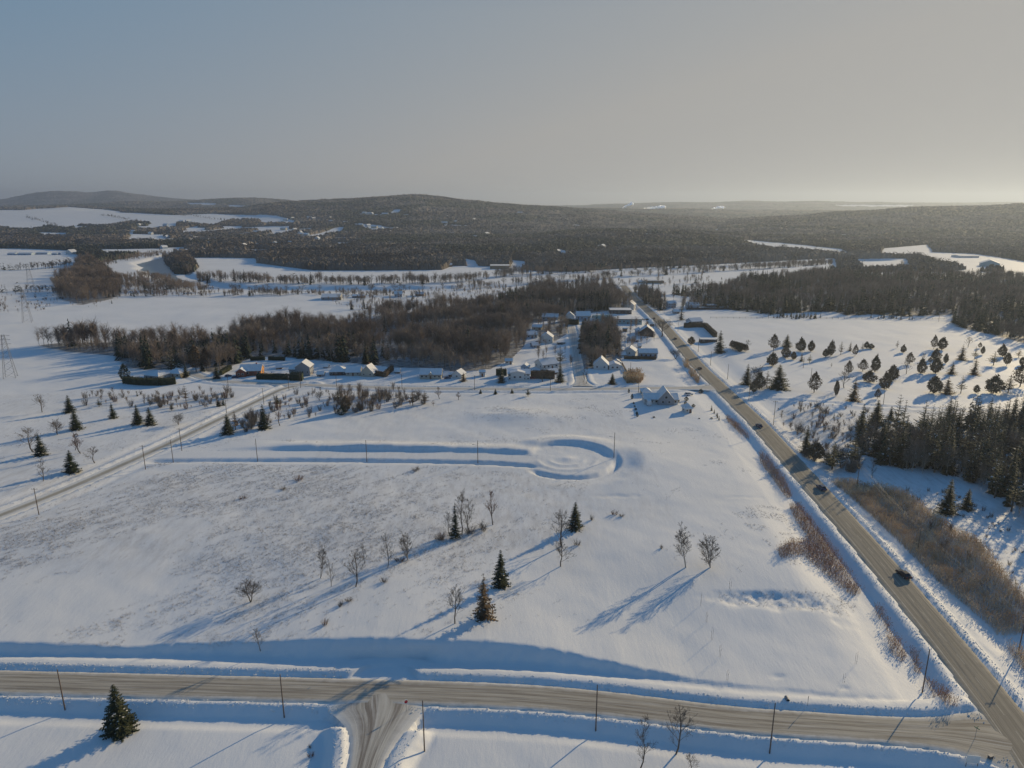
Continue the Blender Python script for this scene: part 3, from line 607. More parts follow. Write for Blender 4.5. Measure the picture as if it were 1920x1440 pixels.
def depth_of(p): return p[1] * cp - (p[2] - CAMZ) * sp
def plant(kind, name, p, H, Wd, label, cat, group=None, rz=None):
    pr = PROTO[kind]; rz = random.uniform(0, 6.28) if rz is None else rz; sz = H / pr['dim'][1]; sx = (Wd / pr['dim'][0]) if Wd else sz
    p = (p[0], p[1], p[2] - .12)
    if 'mesh' in pr:
        o = ob(name, pr['mesh'], label=label, cat=cat, group=group); o.location = tuple(map(float, p)); o.rotation_euler = (0, 0, rz); o.scale = (sx, sx, sz); return o
    e = empty(name, p, rz, (sx, sx, sz), label=label, cat=cat, group=group)
    for nm, me_ in pr['parts']: ob(nm, me_, e)
    return e
def plants(rows):
    """rows of (kind, name, u, v, height px, width px, label, category, group)"""
    P = at([r[2] for r in rows], [r[3] for r in rows])
    for r, p in zip(rows, P):
        d = depth_of(p); hd = math.hypot(p[0], p[1]); cd_ = hd / math.hypot(hd, CAMZ - p[2]); mpp = d / FPX
        plant(r[0], r[1], p, r[4] * mpp / cd_, r[5] * mpp, r[6], r[7], r[8] if len(r) > 8 else None)
BT, SP, CE, SH = 'bare_tree', 'spruce_tree', 'cedar_tree', 'bare_shrub'
rows = [
    ('narrow', SP, 854, 1009, 66, 26, 'narrow dark spruce among tall bare saplings in the middle of the field', 'spruce'),
    ('tall0', BT, 866, 1003, 82, 26, 'tallest bare grey tree right behind the narrow field spruce', 'tree'),
    ('tall1', BT, 881, 998, 64, 32, 'leaning bare tree with whitish twigs right of the narrow field spruce', 'tree'),
    ('bare2', BT, 843, 1003, 42, 18, 'thin bare sapling just left of the narrow field spruce', 'tree'),
    ('red0', BT, 924, 984, 63, 24, 'reddish upright bare tree standing alone above the field spruces', 'tree'),
    ('tall1', BT, 727, 1065, 64, 24, 'slim bare tree on the long shadow left of the twin stemmed one', 'tree'),
    ('birch1', BT, 765, 1050, 58, 26, 'twin stemmed bare tree with bushy foot in mid field', 'tree'),
    ('tall0', BT, 684, 1057, 40, 12, 'very thin bare sapling behind the broad bare maple', 'tree'),
    ('bare0', BT, 667, 1100, 68, 38, 'broad many branched bare tree at the edge of the long blue shadow', 'tree'),
    ('tall1', BT, 621, 1100, 50, 17, 'slim bare tree left of the broad many branched one', 'tree'),
    ('birch0', BT, 601, 1084, 61, 26, 'bushy bottomed bare tree left of the slim one in the field', 'tree'),
    ('wide0', BT, 470, 1129, 44, 44, 'low bushy bare tree casting a long blue shadow in the left field', 'tree'),
    ('spruce0', SP, 939, 1100, 68, 37, 'dark green spruce above its brownish neighbour near the cross road', 'spruce'),
    ('brownspruce', SP, 907, 1158, 79, 46, 'brownish ragged spruce just below the dark green one', 'spruce'),
    ('bare1', BT, 853, 1169, 70, 36, 'bare tree with dark trunk left of the two field spruces', 'tree'),
    ('bare2', BT, 488, 1220, 42, 21, 'small bare tree on the bank above the cross road', 'tree'),
    ('bare0', BT, 1053, 1024, 70, 44, 'largest bare tree of the field, spreading in front of a spruce', 'tree'),
    ('bare1', BT, 1051, 1062, 52, 34, 'smaller bare tree directly below the largest spreading one', 'tree'),
    ('spruce1', SP, 1078, 991, 50, 33, 'dark spruce behind the largest spreading bare tree', 'spruce'),
    ('birch0', BT, 1286, 1064, 76, 42, 'forked bare birch casting a long shadow over the open snow', 'birch'),
    ('birch1', BT, 1332, 1064, 66, 42, 'bushy footed bare birch right of the forked one', 'birch'),
    ('tall1', BT, 1201, 1440, 85, 40, 'slim bare tree at the bottom edge left of the thick one', 'tree'),
    ('bare0', BT, 1267, 1414, 84, 50, 'thick trunked bare tree beside the bottom road', 'tree'),
    ('bare2', BT, 1294, 1444, 30, 26, 'small bare sapling at the bottom edge by the thick trunked tree', 'tree'),
    ('greenspruce', SP, 226, 1371, 85, 64, 'bushy green spruce standing alone below the cross road', 'spruce'),
    ('spruce1', SP, 131, 773, 34, 25, 'upper of two stacked spruces in the left scrub', 'spruce'), ('spruce0', SP, 143, 805, 40, 29, 'lower of two stacked spruces in the left scrub', 'spruce'),
    ('spruce2', SP, 212, 784, 30, 19, 'lone blue green spruce between the stacked pair and the close pair', 'spruce'),
    ('spruce1', SP, 259, 795, 38, 26, 'left spruce of the close pair beside the country road', 'spruce'), ('spruce2', SP, 282, 796, 34, 26, 'right spruce of the close pair beside the country road', 'spruce'),
    ('spruce2', SP, 77, 853, 42, 29, 'spruce with a bare tree leaning into its left side', 'spruce'), ('spruce0', SP, 135, 885, 43, 33, 'spruce with snowy branches nearest the country road on the left', 'spruce'),
    ('darkball', SP, 234, 712, 30, 19, 'dark conifer at the left end of the cedar screened garden', 'spruce'), ('spruce1', SP, 349, 707, 26, 17, 'small dark spruce right of the hipped bungalows', 'spruce'),
    ('spruce2', SP, 407, 709, 24, 20, 'dark spruce left of the red brick house', 'spruce'), ('spruce0', SP, 380, 696, 22, 14, 'little dark spruce under the two rusty trees', 'spruce'),
    ('spruce0', SP, 428, 813, 38, 30, 'dark spruce in the scrub corner left of the red tinged pine', 'spruce'), ('scots', 'pine_tree', 442, 806, 38, 25, 'red tinged pine beside the dark corner spruce', 'pine'),
    ('pine0', 'pine_tree', 322, 700, 50, 42, 'large dark pine behind the hipped bungalows', 'pine'), ('scots', 'pine_tree', 349, 753, 33, 21, 'pine in the scrub above the country road', 'pine'),
    ('spruce1', SP, 410, 762, 14, 10, 'left one of two tiny spruces beside the country road', 'spruce'), ('spruce2', SP, 419, 760, 14, 9, 'right one of two tiny spruces beside the country road', 'spruce'),
    ('pine1', 'pine_tree', 186, 763, 18, 13, 'small pine in the upper left scrub', 'pine'), ('pine1', 'pine_tree', 322, 770, 13, 12, 'lowest small pine in the scrub beside the road', 'pine'), ('pine0', 'pine_tree', 293, 752, 17, 13, 'bushy little pine in the middle of the left scrub', 'pine'),
    ('bare0', BT, 62, 847, 50, 36, 'ragged bare tree left of the leaning spruce', 'tree'), ('wide0', BT, 108, 815, 30, 24, 'low bare tree under the stacked spruces', 'tree'), ('bare1', BT, 79, 773, 36, 22, 'bare tree alone on the open snow at far left', 'tree'),
    ('red0', BT, 151, 850, 40, 22, 'pinkish bare tree above the roadside spruce', 'tree'), ('red0', BT, 141, 844, 30, 14, 'thin pinkish bare tree left of its taller twin', 'tree'), ('bare2', BT, 178, 868, 30, 25, 'rounded bare tree close to the country road', 'tree'),
    ('tall1', BT, 81, 902, 44, 21, 'tall brushy bare tree nearest the bottom left road', 'tree'), ('wide0', BT, 335, 796, 21, 24, 'bushy bare tree beside the country road bend', 'tree'),
    ('browntree', BT, 368, 697, 50, 26, 'rusty brown tall tree at the wood edge, broader of two', 'tree'), ('browntree', BT, 388, 693, 42, 18, 'rusty brown tall tree at the wood edge, slimmer of two', 'tree'),
    ('spruce1', SP, 495, 804, 48, 27, 'tall dark spruce in the scrub corner right of the bare thicket', 'spruce'), ('pine0', 'pine_tree', 634, 756, 33, 28, 'dark pine at the left end of the dense scrub', 'pine'),
    ('cedar1', CE, 648, 773, 30, 19, 'dark cedar below the pine at the dense scrub end', 'cedar'), ('darkball', CE, 640, 778, 15, 15, 'low round dark cedar at the foot of the scrub', 'cedar'), ('pine1', 'pine_tree', 520, 761, 19, 24, 'spreading little pine above the tall corner spruce', 'pine'),
    ('red0', BT, 525, 798, 40, 17, 'pinkish bare tree right of the tall corner spruce', 'tree'), ('wide0', BT, 599, 751, 19, 16, 'dense bare tree between street and scrub pines', 'tree'),
    ('scots', 'pine_tree', 774, 761, 35, 24, 'reddish pine at the right end of the dense scrub', 'pine'), ('scots', 'pine_tree', 797, 757, 26, 22, 'smaller pine right of the reddish one', 'pine'),
    ('red0', BT, 824, 748, 23, 14, 'pinkish forked bare tree below the street', 'tree'), ('red0', BT, 860, 750, 15, 12, 'pink round bare shrub tree alone below the street', 'tree'), ('red0', BT, 813, 761, 11, 9, 'tiny bare shrub tree at the tip of the scrub', 'tree'),
    ('brownspruce', SP, 869, 715, 18, 16, 'brownish spruce in front of the small garage', 'spruce'), ('spruce2', SP, 940, 717, 33, 20, 'dark spruce left of the pale two storey house', 'spruce'),
    ('spruce0', SP, 901, 738, 9, 8, 'tiny spruce below the street, first from the left', 'spruce'), ('spruce1', SP, 929, 739, 11, 9, 'tiny spruce below the street, second from the left', 'spruce'), ('spruce2', SP, 960, 738, 10, 9, 'tiny spruce below the street, third from the left', 'spruce'), ('pine1', 'pine_tree', 990, 743, 15, 15, 'small pine below the street, fourth in the row', 'pine'),
    ('pine0', 'pine_tree', 1050, 683, 36, 29, 'big spreading pine beside the village street', 'pine'), ('spruce0', SP, 1050, 716, 36, 22, 'dark spruce at the corner of street and village street', 'spruce'), ('spruce1', SP, 1148, 720, 21, 18, 'open branched little spruce left of the tan reed bed', 'spruce'),
    ('elm', 'elm_tree', 1241, 631, 36, 36, 'large bare elm leaning over the highway', 'elm'), ('wide0', BT, 1266, 673, 20, 20, 'bushy bare tree at the highway edge above the open lot', 'tree'), ('narrow', SP, 1277, 600, 40, 17, 'tall spruce behind the garden across the highway', 'spruce'),
    ('bare1', BT, 1017, 716, 27, 20, 'bare tree in front of the dark garden hedge', 'tree'), ('tall0', BT, 1100, 719, 36, 12, 'tall thin bare tree at the village street corner', 'tree'), ('tall1', BT, 1094, 716, 26, 9, 'thin bare tree beside the tall one at the village corner', 'tree'),
    ('spruce0', SP, 1349, 661, 43, 27, 'big spruce beside the highway above the golf course', 'spruce'), ('cedar0', CE, 1296, 646, 15, 13, 'round little tree across the highway from the dark barn', 'cedar'),
    ('spruce2', SP, 1400, 721, 40, 26, 'spruce on the highway side of the golf course', 'spruce'), ('wide0', BT, 1416, 720, 36, 27, 'bare tree against the right side of the highway spruce', 'tree'),
    ('spruce1', SP, 1775, 962, 66, 40, 'taller of two spruces behind the big reed bed', 'spruce'), ('spruce2', SP, 1812, 955, 41, 28, 'shorter of two spruces behind the big reed bed', 'spruce'),
    ('spruce2', SP, 1615, 802, 42, 22, 'narrow dark spruce left of the broad one near the right wood', 'spruce'), ('spruce0', SP, 1642, 796, 48, 38, 'broad dark spruce near the right wood', 'spruce'), ('spruce1', SP, 1669, 788, 28, 18, 'small dark spruce right of the broad one', 'spruce'),
    ('spruce2', SP, 1510, 850, 54, 28, 'dark spruce at the roadside thicket', 'spruce'), ('pine0', 'pine_tree', 1560, 880, 54, 48, 'green pine in the roadside thicket', 'pine'), ('pine1', 'pine_tree', 1600, 872, 50, 40, 'right hand pine in the roadside thicket', 'pine'), ('cedar2', CE, 1530, 862, 32, 30, 'olive cedar between roadside spruce and pines', 'cedar'),
    ('tall1', BT, 1635, 897, 42, 18, 'bare tree alone on the snow above the reed bed', 'tree'),
    ('brownspruce', SP, 1600, 752, 47, 30, 'tall open spruce on the near side of the golf course', 'spruce'), ('spruce0', SP, 1459, 728, 46, 42, 'broad dark spruce at the left side of the golf course', 'spruce'), ('spruce2', SP, 1475, 650, 24, 22, 'spruce in the top row of the golf course', 'spruce'),
]
G = [(40, 150, 115, 80), (130, 205, 90, 65), (190, 215, 55, 45), (250, 230, 65, 45), (312, 240, 60, 60), (245, 155, 95, 70), (322, 155, 75, 50), (430, 200, 60, 50), (470, 190, 105, 55), (545, 180, 100, 62), (615, 152, 70, 45), (652, 190, 80, 45), (705, 150, 60, 40), (738, 135, 50, 40), (770, 135, 35, 50), (968, 130, 58, 36), (1012, 165, 55, 40), (1243, 138, 95, 52), (1302, 142, 85, 70), (1500, 125, 80, 60), (1588, 130, 40, 30), (1450, 220, 115, 95), (1548, 215, 95, 75), (1608, 180, 60, 30), (1690, 260, 105, 110), (1755, 195, 85, 60), (1790, 262, 90, 55), (1880, 200, 60, 70), (1900, 260, 60, 40), (1255, 215, 75, 70), (1163, 225, 55, 45), (1215, 240, 40, 35), (1330, 245, 70, 35), (1060, 250, 80, 65), (1037, 325, 105, 75), (1148, 320, 105, 75), (1255, 320, 110, 85), (1378, 325, 90, 85), (1545, 330, 130, 95), (30, 265, 90, 80), (345, 465, 145, 95), (510, 490, 110, 40), (570, 430, 130, 100), (600, 330, 100, 60), (475, 272, 35, 20), (710, 305, 85, 75), (800, 310, 115, 65), (755, 385, 80, 100), (875, 440, 120, 80), (930, 375, 110, 80), (820, 510, 70, 50), (1560, 470, 60, 45), (1240, 470, 120, 110), (1340, 472, 125, 120), (1445, 470, 130, 90), (1690, 470, 120, 130), (1800, 465, 130, 130), (1890, 420, 160, 130), (-110, 470, 90, 60), (-65, 440, 110, 80), (-10, 420, 120, 80), (-150, 130, 60, 50), (-240, 150, 60, 45), (-265, 145, 60, 45), (-215, 160, 55, 45)]
G = sorted(G, key=lambda q: q[1]); bands = {}
for q in G: bands.setdefault(min(int(q[1] // 82), 5), []).append(q)
BN = ['back', 'second', 'third', 'fourth', 'fifth', 'nearest']; ORD = ['first', 'second', 'third', 'fourth', 'fifth', 'sixth', 'seventh', 'eighth', 'ninth', 'tenth', 'eleventh', 'twelfth', 'thirteenth', 'fourteenth', 'fifteenth', 'sixteenth', 'seventeenth', 'eighteenth', 'nineteenth', 'twentieth']
for b_, qs in bands.items():
    for i, q in enumerate(sorted(qs)):
        sz = 'large' if q[2] > 105 else ('small' if q[2] < 65 else 'rounded'); 
        rows.append((['cedar0', 'browntree', 'cedar1', 'scots', 'cedar2', 'brownspruce', 'cedar3', 'bare0', 'browntree', 'cedar1', 'pine1'][(i * 5 + b_ * 3) % 11], CE, 1440 + q[0] / 4, 620 + q[1] / 4, q[2] / 4 * 1.08, q[3] / 4 * .95, '%s brown green golf course tree, %s from left in the %s row' % (sz, ORD[i % 20], BN[b_]), 'tree', 'trees dotted over the golf course'))
for i, (u, v, hp) in enumerate([(1314, 1136, 25), (1324, 1167, 22), (1335, 1200, 25), (1349, 1232, 24), (1369, 1107, 22), (1299, 1101, 15), (1510, 1112, 13), (1604, 1245, 24), (1581, 1281, 20), (1363, 1276, 22), (992, 1440, 10)]):
    rows.append(('whip', 'sapling_whip', u, v, hp, None or hp * .25, ['thin planted whip, uppermost of the slanting row of four', 'thin planted whip, second of the slanting row of four', 'thin planted whip, third of the slanting row of four', 'thin planted whip, lowest of the slanting row of four', 'thin whip in the snow hollow right of the birches', 'short whip in the birch shadows', 'short whip beside the long snow hollow', 'thin whip on open snow left of the lower reeds', 'thin whip sprouting from a snow hollow near the ditch', 'thin whip close to the bank above the cross road', 'short weed stem near the bottom edge'][i], 'sapling'))
for i, (u, v, hp, wp) in enumerate([(639, 1136, 12, 15), (609, 1171, 13, 16), (655, 1128, 11, 16), (581, 1402, 8, 8), (583, 1418, 10, 14), (880, 1000, 20, 26), (905, 993, 18, 26), (827, 1012, 18, 18), (1110, 975, 14, 10), (1082, 1022, 14, 14), (1152, 965, 10, 14), (1165, 968, 8, 12), (824, 1012, 14, 18), (750, 1052, 10, 20), (720, 1092, 12, 16), (1240, 1028, 9, 9), (560, 900, 10, 22), (530, 918, 8, 16), (780, 882, 8, 20), (455, 935, 6, 14)]):
    rows.append((['shrub0', 'redshrub', 'shrub1'][i % 3], SH, u, v, hp, wp, ['low bare shrub below the long tree shadows', 'tiny shrub cluster lower down the field', 'small pale shrub near the broad bare tree'][i] if i < 3 else ['shrub poking from snow', 'reddish shrub poking from snow', 'ragged shrub poking from snow'][i % 3] + ', ' + ['at the bottom edge near the side road', 'at the bottom edge, lower of a pair', 'right at the narrow field spruce', 'just left of the reddish bare tree', 'left foot of the narrow field spruce', 'up right of the spruce behind the largest bare tree', 'right beside the largest spreading bare tree', 'on the open slope, left of a pair', 'on the open slope, right of a pair', 'left below the narrow field spruce', 'beside the twin stemmed tree', 'between the slim and the twin stemmed trees', 'above the forked birch', 'below the cul de sac on the left', 'left of the one below the cul de sac', 'below the cul de sac middle', 'far left in the stubble'][min(i - 3, 16)], 'shrub', 'low shrubs in the middle field'))
plants(rows)
# cones of clipped cedar beside the farmhouse and along its drive
rows = []
for i, (u, v, hp, wp) in enumerate([(1179, 737, 9, 4), (1185, 748, 10, 5), (1188, 757, 4, 4), (1190, 763, 4, 4), (1192, 769, 5, 5), (1194, 776, 5, 5), (1195, 781, 7, 5)]): rows.append(('darkball', 'clipped_shrub', u, v, hp, wp, 'dark clipped shrub, %s from the top of the line left of the farmhouse' % ORD[i], 'shrub', 'line of dark shrubs left of the farmhouse'))
for i, (u, v, hp, wp) in enumerate([(1334, 770, 12, 5), (1339, 775, 9, 4), (1344, 780, 8, 4), (1345, 784, 11, 4), (1348, 788, 10, 4)]): rows.append(('spruce0', 'columnar_cedar', u, v, hp, wp, 'slim columnar cedar, %s from the top of the row by the highway' % ORD[i], 'cedar', 'slim cedars between farmhouse yard and highway'))
for i, (u, v, hp, wp) in enumerate([(1287, 751, 8, 8), (1300, 763, 6, 7), (1314, 737, 8, 10), (1270, 754, 7, 9), (1285, 757, 5, 6), (1334, 785, 3, 5), (1311, 785, 2, 4), (1226, 783, 3, 5)]): rows.append(('darkball', 'round_bush', u, v, hp, wp, ['round bush above the little summer house', 'round bush right of the little summer house', 'wide dark bush in the upper farmhouse yard', 'bush at the right end of the farmhouse wall', 'small bush between farmhouse and summer house', 'low bush beside the slim cedars', 'tiny low bush on the snow below the yard', 'tiny low bush below the farmhouse'][i], 'bush'))
for i in range(9): rows.append(('browntree', 'crab_apple_tree', 1372 + i * 3.3, 652 + i * .9, 14, 11, 'leaning small tree, %s from left in the short row over the highway' % ORD[i], 'tree', 'short row of leaning trees'))
plants(rows)

# scrub, thickets and tree rows
def fill(poly, n, kinds, hr, name, label, cat, group, seed=1, wk=None):
    g = np.random.default_rng(seed); P = wpoly(poly); q = np.concatenate([scatter(P, 3.0 * n / max(1, np.prod(np.ptp(P, axis=0))), g) for _ in range(3)]); q = q[g.permutation(len(q))][:n]
    z = h(q[:, 0], q[:, 1])
    uu, vv = project(q[:, 0], q[:, 1], z); ur = uu.argsort().argsort() / len(uu); vr = vv.argsort().argsort() / len(vv)
    for j, ((x_, y_), z_) in enumerate(zip(q, z)):
        hh = g.uniform(*hr); kd = kinds[g.integers(len(kinds))]; f_ = (hh - hr[0]) / (hr[1] - hr[0])
        sz = 'tallest' if f_ > .8 else 'tall' if f_ > .55 else 'middling' if f_ > .25 else 'short'; kw = {'spr': 'spruce', 'pin': 'pine', 'nar': 'narrow spruce', 'sco': 'red pine', 'red': 'reddish bush', 'bus': 'bushy shrub'}.get(kd[:3], 'bare stems')
        zn = ['far left', 'left', 'middle', 'right', 'far right'][min(4, int(ur[j] * 5))] + ' ' + ['back', 'upper', 'centre', 'lower', 'front'][min(4, int(vr[j] * 5))]
        plant(kd, name, (x_, y_, z_), hh, (hh * wk) if wk else None, '%s, %s %s at its %s' % (label, sz, kw, zn), cat, group)
fill([(150, 745), (200, 738), (300, 740), (400, 735), (440, 735), (435, 752), (400, 768), (330, 768), (250, 768), (160, 765)], 42, ['shrub0', 'shrub1', 'shrub2', 'bushy', 'redshrub'], (3, 6.5), SH, 'scrub left of the country road', 'shrub', 'scrub left of the country road', 2)
fill([(640, 738), (800, 738), (800, 757), (740, 768), (650, 778), (635, 760)], 40, ['shrub0', 'shrub1', 'bushy', 'bushy', 'redshrub'], (4, 8), SH, 'dense scrub strip below the street', 'shrub', 'dense scrub strip below the street', 3)
fill([(440, 790), (520, 745), (560, 735), (640, 738), (640, 775), (560, 790), (500, 805), (440, 815)], 36, ['shrub0', 'shrub1', 'shrub2', 'redshrub'], (2.5, 6.5), SH, 'sparse brush in the road triangle', 'shrub', 'sparse brush in the road triangle', 4)
fill([(445, 806), (495, 806), (520, 800), (505, 785), (455, 785)], 14, ['bushy', 'shrub1', 'shrub2'], (4, 7.5), SH, 'thicket between two corner spruces', 'shrub', 'thicket between the corner spruces', 14)
fill([(1470, 765), (1560, 760), (1640, 775), (1620, 800), (1600, 850), (1560, 860), (1520, 830), (1480, 795)], 46, ['shrub0', 'shrub1', 'bushy', 'redshrub'], (2.5, 6), SH, 'rough ground right of highway', 'shrub', 'brush right of the highway', 5)
fill([(1500, 860), (1560, 880), (1620, 890), (1610, 860), (1560, 850), (1515, 840)], 22, ['bushy', 'shrub1', 'shrub2'], (4, 8), SH, 'dark roadside thicket', 'shrub', 'roadside thicket', 6)
fill([(1700, 900), (1800, 925), (1920, 1010), (1960, 1080), (1900, 1080), (1830, 985), (1700, 930)], 34, ['shrub0', 'shrub2', 'redshrub'], (1.2, 3), SH, 'shaded snow behind big reed bed', 'shrub', 'small bushes behind the big reed bed', 7)
fill([(5, 560), (110, 548), (130, 575), (0, 590)], 14, ['bushy', 'shrub1'], (2, 5), SH, 'distant marshy snow at left', 'shrub', 'distant marsh brush', 8)
RWD = [(1590, 838), (1650, 872), (1700, 888), (1790, 893), (1850, 922), (1920, 978), (2010, 1035), (2100, 1040), (2100, 800), (1920, 795), (1800, 803), (1700, 808), (1640, 822)]
fill(RWD, 210, ['spruce0', 'spruce1', 'spruce2', 'pine0', 'pine1', 'narrow', 'pine1', 'pine0'], (13, 22), 'conifer_tree', 'dense wood at right edge', 'conifer', 'conifers of the right hand wood', 9)
fill(RWD, 70, ['bare0', 'tall1', 'tall0'], (10, 15), BT, 'dense wood at right edge', 'tree', 'bare trees in the right hand wood', 10)

# ------------------------------------------------------------------ woods as masses
def lod_bare(seed, hgt=12, n=70, wd=.065, up=1.4, spread=.25):
    g = np.random.default_rng(seed); f = .25 + .72 * g.random(n) ** .8; S = np.stack([0 * f, 0 * f, f * hgt * .78], 1); th = g.uniform(0, 6.28, n)
    D = np.stack([np.cos(th), np.sin(th), np.full(n, up)], 1); D /= np.linalg.norm(D, axis=1, keepdims=True); L = hgt * spread * (1.15 - .55 * f) * g.uniform(.7, 1.25, n); E = S + D * L[:, None]
    k = n; t = g.random(k * 2); i = g.integers(0, n, k * 2); S2 = S[i] + (E - S)[i] * t[:, None]; E2 = S2 + (D[i] + g.normal(size=(k * 2, 3)) * .6) * (L[i] * .5)[:, None]
    T0 = np.array([[0, 0, -.3]]); T1 = np.array([[g.normal() * .3, g.normal() * .3, hgt * .9]])
    a = slivers(np.concatenate([S, S2]), np.concatenate([E, E2]), np.r_[np.full(n, wd), np.full(k * 2, wd * .7)], g); b = slivers(np.repeat(T0, 3, 0), np.repeat(T1, 3, 0), np.full(3, .13), g)
    return join([(a[0], a[1], 0), (b[0], b[1], 1)])
def lod_conifer(seed, hgt=12, wid=5, n=70):
    g = np.random.default_rng(seed); f = g.random(n) ** 1.2; th = g.uniform(0, 6.28, n); L = wid / 2 * (1 - f) ** .8 * g.uniform(.7, 1.1, n) + .2
    S = np.stack([0 * f, 0 * f, f * hgt + .5], 1); E = S + np.stack([np.cos(th) * L, np.sin(th) * L, -.35 * L], 1); V, F = slivers(S, E, L * .0 + .1, g)
    sd = np.stack([-np.sin(th), np.cos(th), 0 * th], 1) * (L * .45)[:, None]
    V = np.stack([S + [0, 0, .5], E - sd, E + sd], 1).reshape(-1, 3); return V, np.arange(len(V)).reshape(-1, 3), np.full(len(V) // 3, 2)
LOD = [lod_bare(200 + i, up=.8 + .25 * i, spread=.36) for i in range(5)] + [lod_conifer(210 + i) for i in range(3)]
SLOD = [lod_bare(220 + i, n=9, wd=.3, spread=.3, up=1.3) for i in range(4)] + [lod_conifer(230 + i, n=16) for i in range(2)]
def mass(name, pts, hr, mats, label, seed=1, conif=.1, protos=LOD, nb=5, wscale=1.0, cfun=None):
    g = np.random.default_rng(seed); z = h(pts[:, 0], pts[:, 1]); cf = conif if cfun is None else cfun(pts[:, 0], pts[:, 1]); isc = g.random(len(pts)) < cf
    k = np.where(isc, nb + g.integers(0, len(protos) - nb, len(pts)), g.integers(0, nb, len(pts))); V = []; F = []; I = []; o = 0
    hs = g.uniform(*hr, len(pts)) / 12 * (1 + .8 * (vnoise(pts[:, 0] / 26, pts[:, 1] / 26, 3) - .5)) * np.where(g.random(len(pts)) < .04, 1.25, 1); rz = g.uniform(0, 6.28, len(pts))
    for j in range(len(protos)):
        m = np.where(k == j)[0]
        if not len(m): continue
        v, f, i = protos[j]; c, s = np.cos(rz[m])[:, None], np.sin(rz[m])[:, None]; S = hs[m][:, None] * wscale
        X = (v[None, :, 0] * c - v[None, :, 1] * s) * S + pts[m, 0:1]; Y = (v[None, :, 0] * s + v[None, :, 1] * c) * S + pts[m, 1:2]; Z = v[None, :, 2] * hs[m][:, None] + z[m][:, None]
        V.append(np.stack([X, Y, Z], 2).reshape(-1, 3)); F.append((f[None] + (np.arange(len(m)) * len(v))[:, None, None]).reshape(-1, 3) + o); I.append(np.tile(i, len(m))); o += len(m) * len(v)
    me_ = mesh(name, np.concatenate(V), np.concatenate(F), mats, np.concatenate(I))
    return ob(name, me_, kind='stuff', label=label)
MW = [M['woodtwig'], M['birch'], M['spruce']]
q = scatter(WP['main'], .034); mass('bare_woods', q, (11, 17), MW, 'dense grey brown leafless woods behind the houses', 11, 0, cfun=lambda x, y: .015 + .5 * (vnoise(x / 50, y / 50, 8) > .86))
q = scatter(WP['mid'], .06); mass('village_woods', q, (9, 14), MW, 'brown leafless woods between village street and highway', 12, .15)
q = scatter(WP['backlots'], .02); mass('garden_trees', q, (7, 11), MW, 'leafless trees among the village gardens', 13, .05)
q = scatter(WP['riverbend'], .022); mass('riverbend_woods', q, (10, 16), MW, 'leafless woods in the bend of the river', 14, .02)
q = scatter(WP['rivertip'], .022); mass('river_point_woods', q, (9, 14), MW, 'leafless woods on the point inside the river bend', 15, .02)
q = scatter(WP['roadside'], .04); mass('roadside_woods', q, (8, 13), MW, 'mixed woods along the far end of the highway', 16, .35)
q = scatter(WP['right'], .028); q = q[q[:, 1] < 1250]; mass('mixed_woods', q, (9, 15), [M['woodtwig'], M['bark'], M['pine']], 'wide mixed woods beyond the golf course', 17, 0, cfun=lambda x, y: .12 + .6 * (vnoise(x / 90, y / 90, 12) > .6))
q = scatter(wpoly(RWD), .06); mass('wood_undergrowth', q, (6, 13), MW, 'leafless undergrowth of the right hand wood', 18, .2)
# plantation of young firs
q = np.concatenate([scatter(wpoly([(1440, 590), (1480, 592), (1545, 594), (1550, 597), (1500, 599), (1440, 596)]), .035), scatter(wpoly([(1620, 594), (1715, 597), (1725, 600), (1640, 598)]), .03)]); mass('young_firs', q, (4, 6.5), [M['woodtwig'], M['bark'], M['spruce']], 'young fir plantation at the back of the golf course', 19, 1.0)

BL = [lod_bare(240 + i, hgt=12, n=60, wd=.09, up=1.6, spread=.42) for i in range(4)] + [lod_conifer(245, n=50)]
for nm_, pl_, dn_, hr_, lb_ in [('left_scrub', [(150, 745), (200, 738), (300, 740), (400, 735), (440, 735), (435, 752), (400, 768), (330, 768), (250, 768), (160, 765)], .025, (2.5, 6), 'fine leafless brush left of the country road'),
                          ('street_scrub', [(640, 738), (800, 738), (800, 757), (740, 768), (650, 778), (625, 760)], .05, (3, 7), 'fine leafless brush below the street'),
                          ('triangle_scrub', [(440, 795), (520, 748), (560, 737), (640, 738), (640, 775), (560, 790), (500, 805), (440, 815)], .02, (2, 5), 'fine sparse brush between country road and street'),
                          ('rough_ground_brush', [(1450, 765), (1560, 760), (1640, 775), (1640, 800), (1640, 850), (1600, 870), (1520, 840), (1460, 800)], .05, (1.5, 5), 'fine leafless brush on the rough ground right of the highway'),
                          ('reed_bed_willows', [(1610, 925), (1700, 940), (1760, 985), (1900, 1130), (1880, 1170), (1800, 1080), (1700, 985), (1640, 950)], .022, (2.5, 5), 'dark leafless willows within the big reed bed')]:
    q = scatter(wpoly(pl_), dn_ * 1.0); q = q[vnoise(q[:, 0] / 9, q[:, 1] / 9, 31) > .35]; mass(nm_, q, hr_, MW, lb_, 51, .03, BL, 4, 1.0)

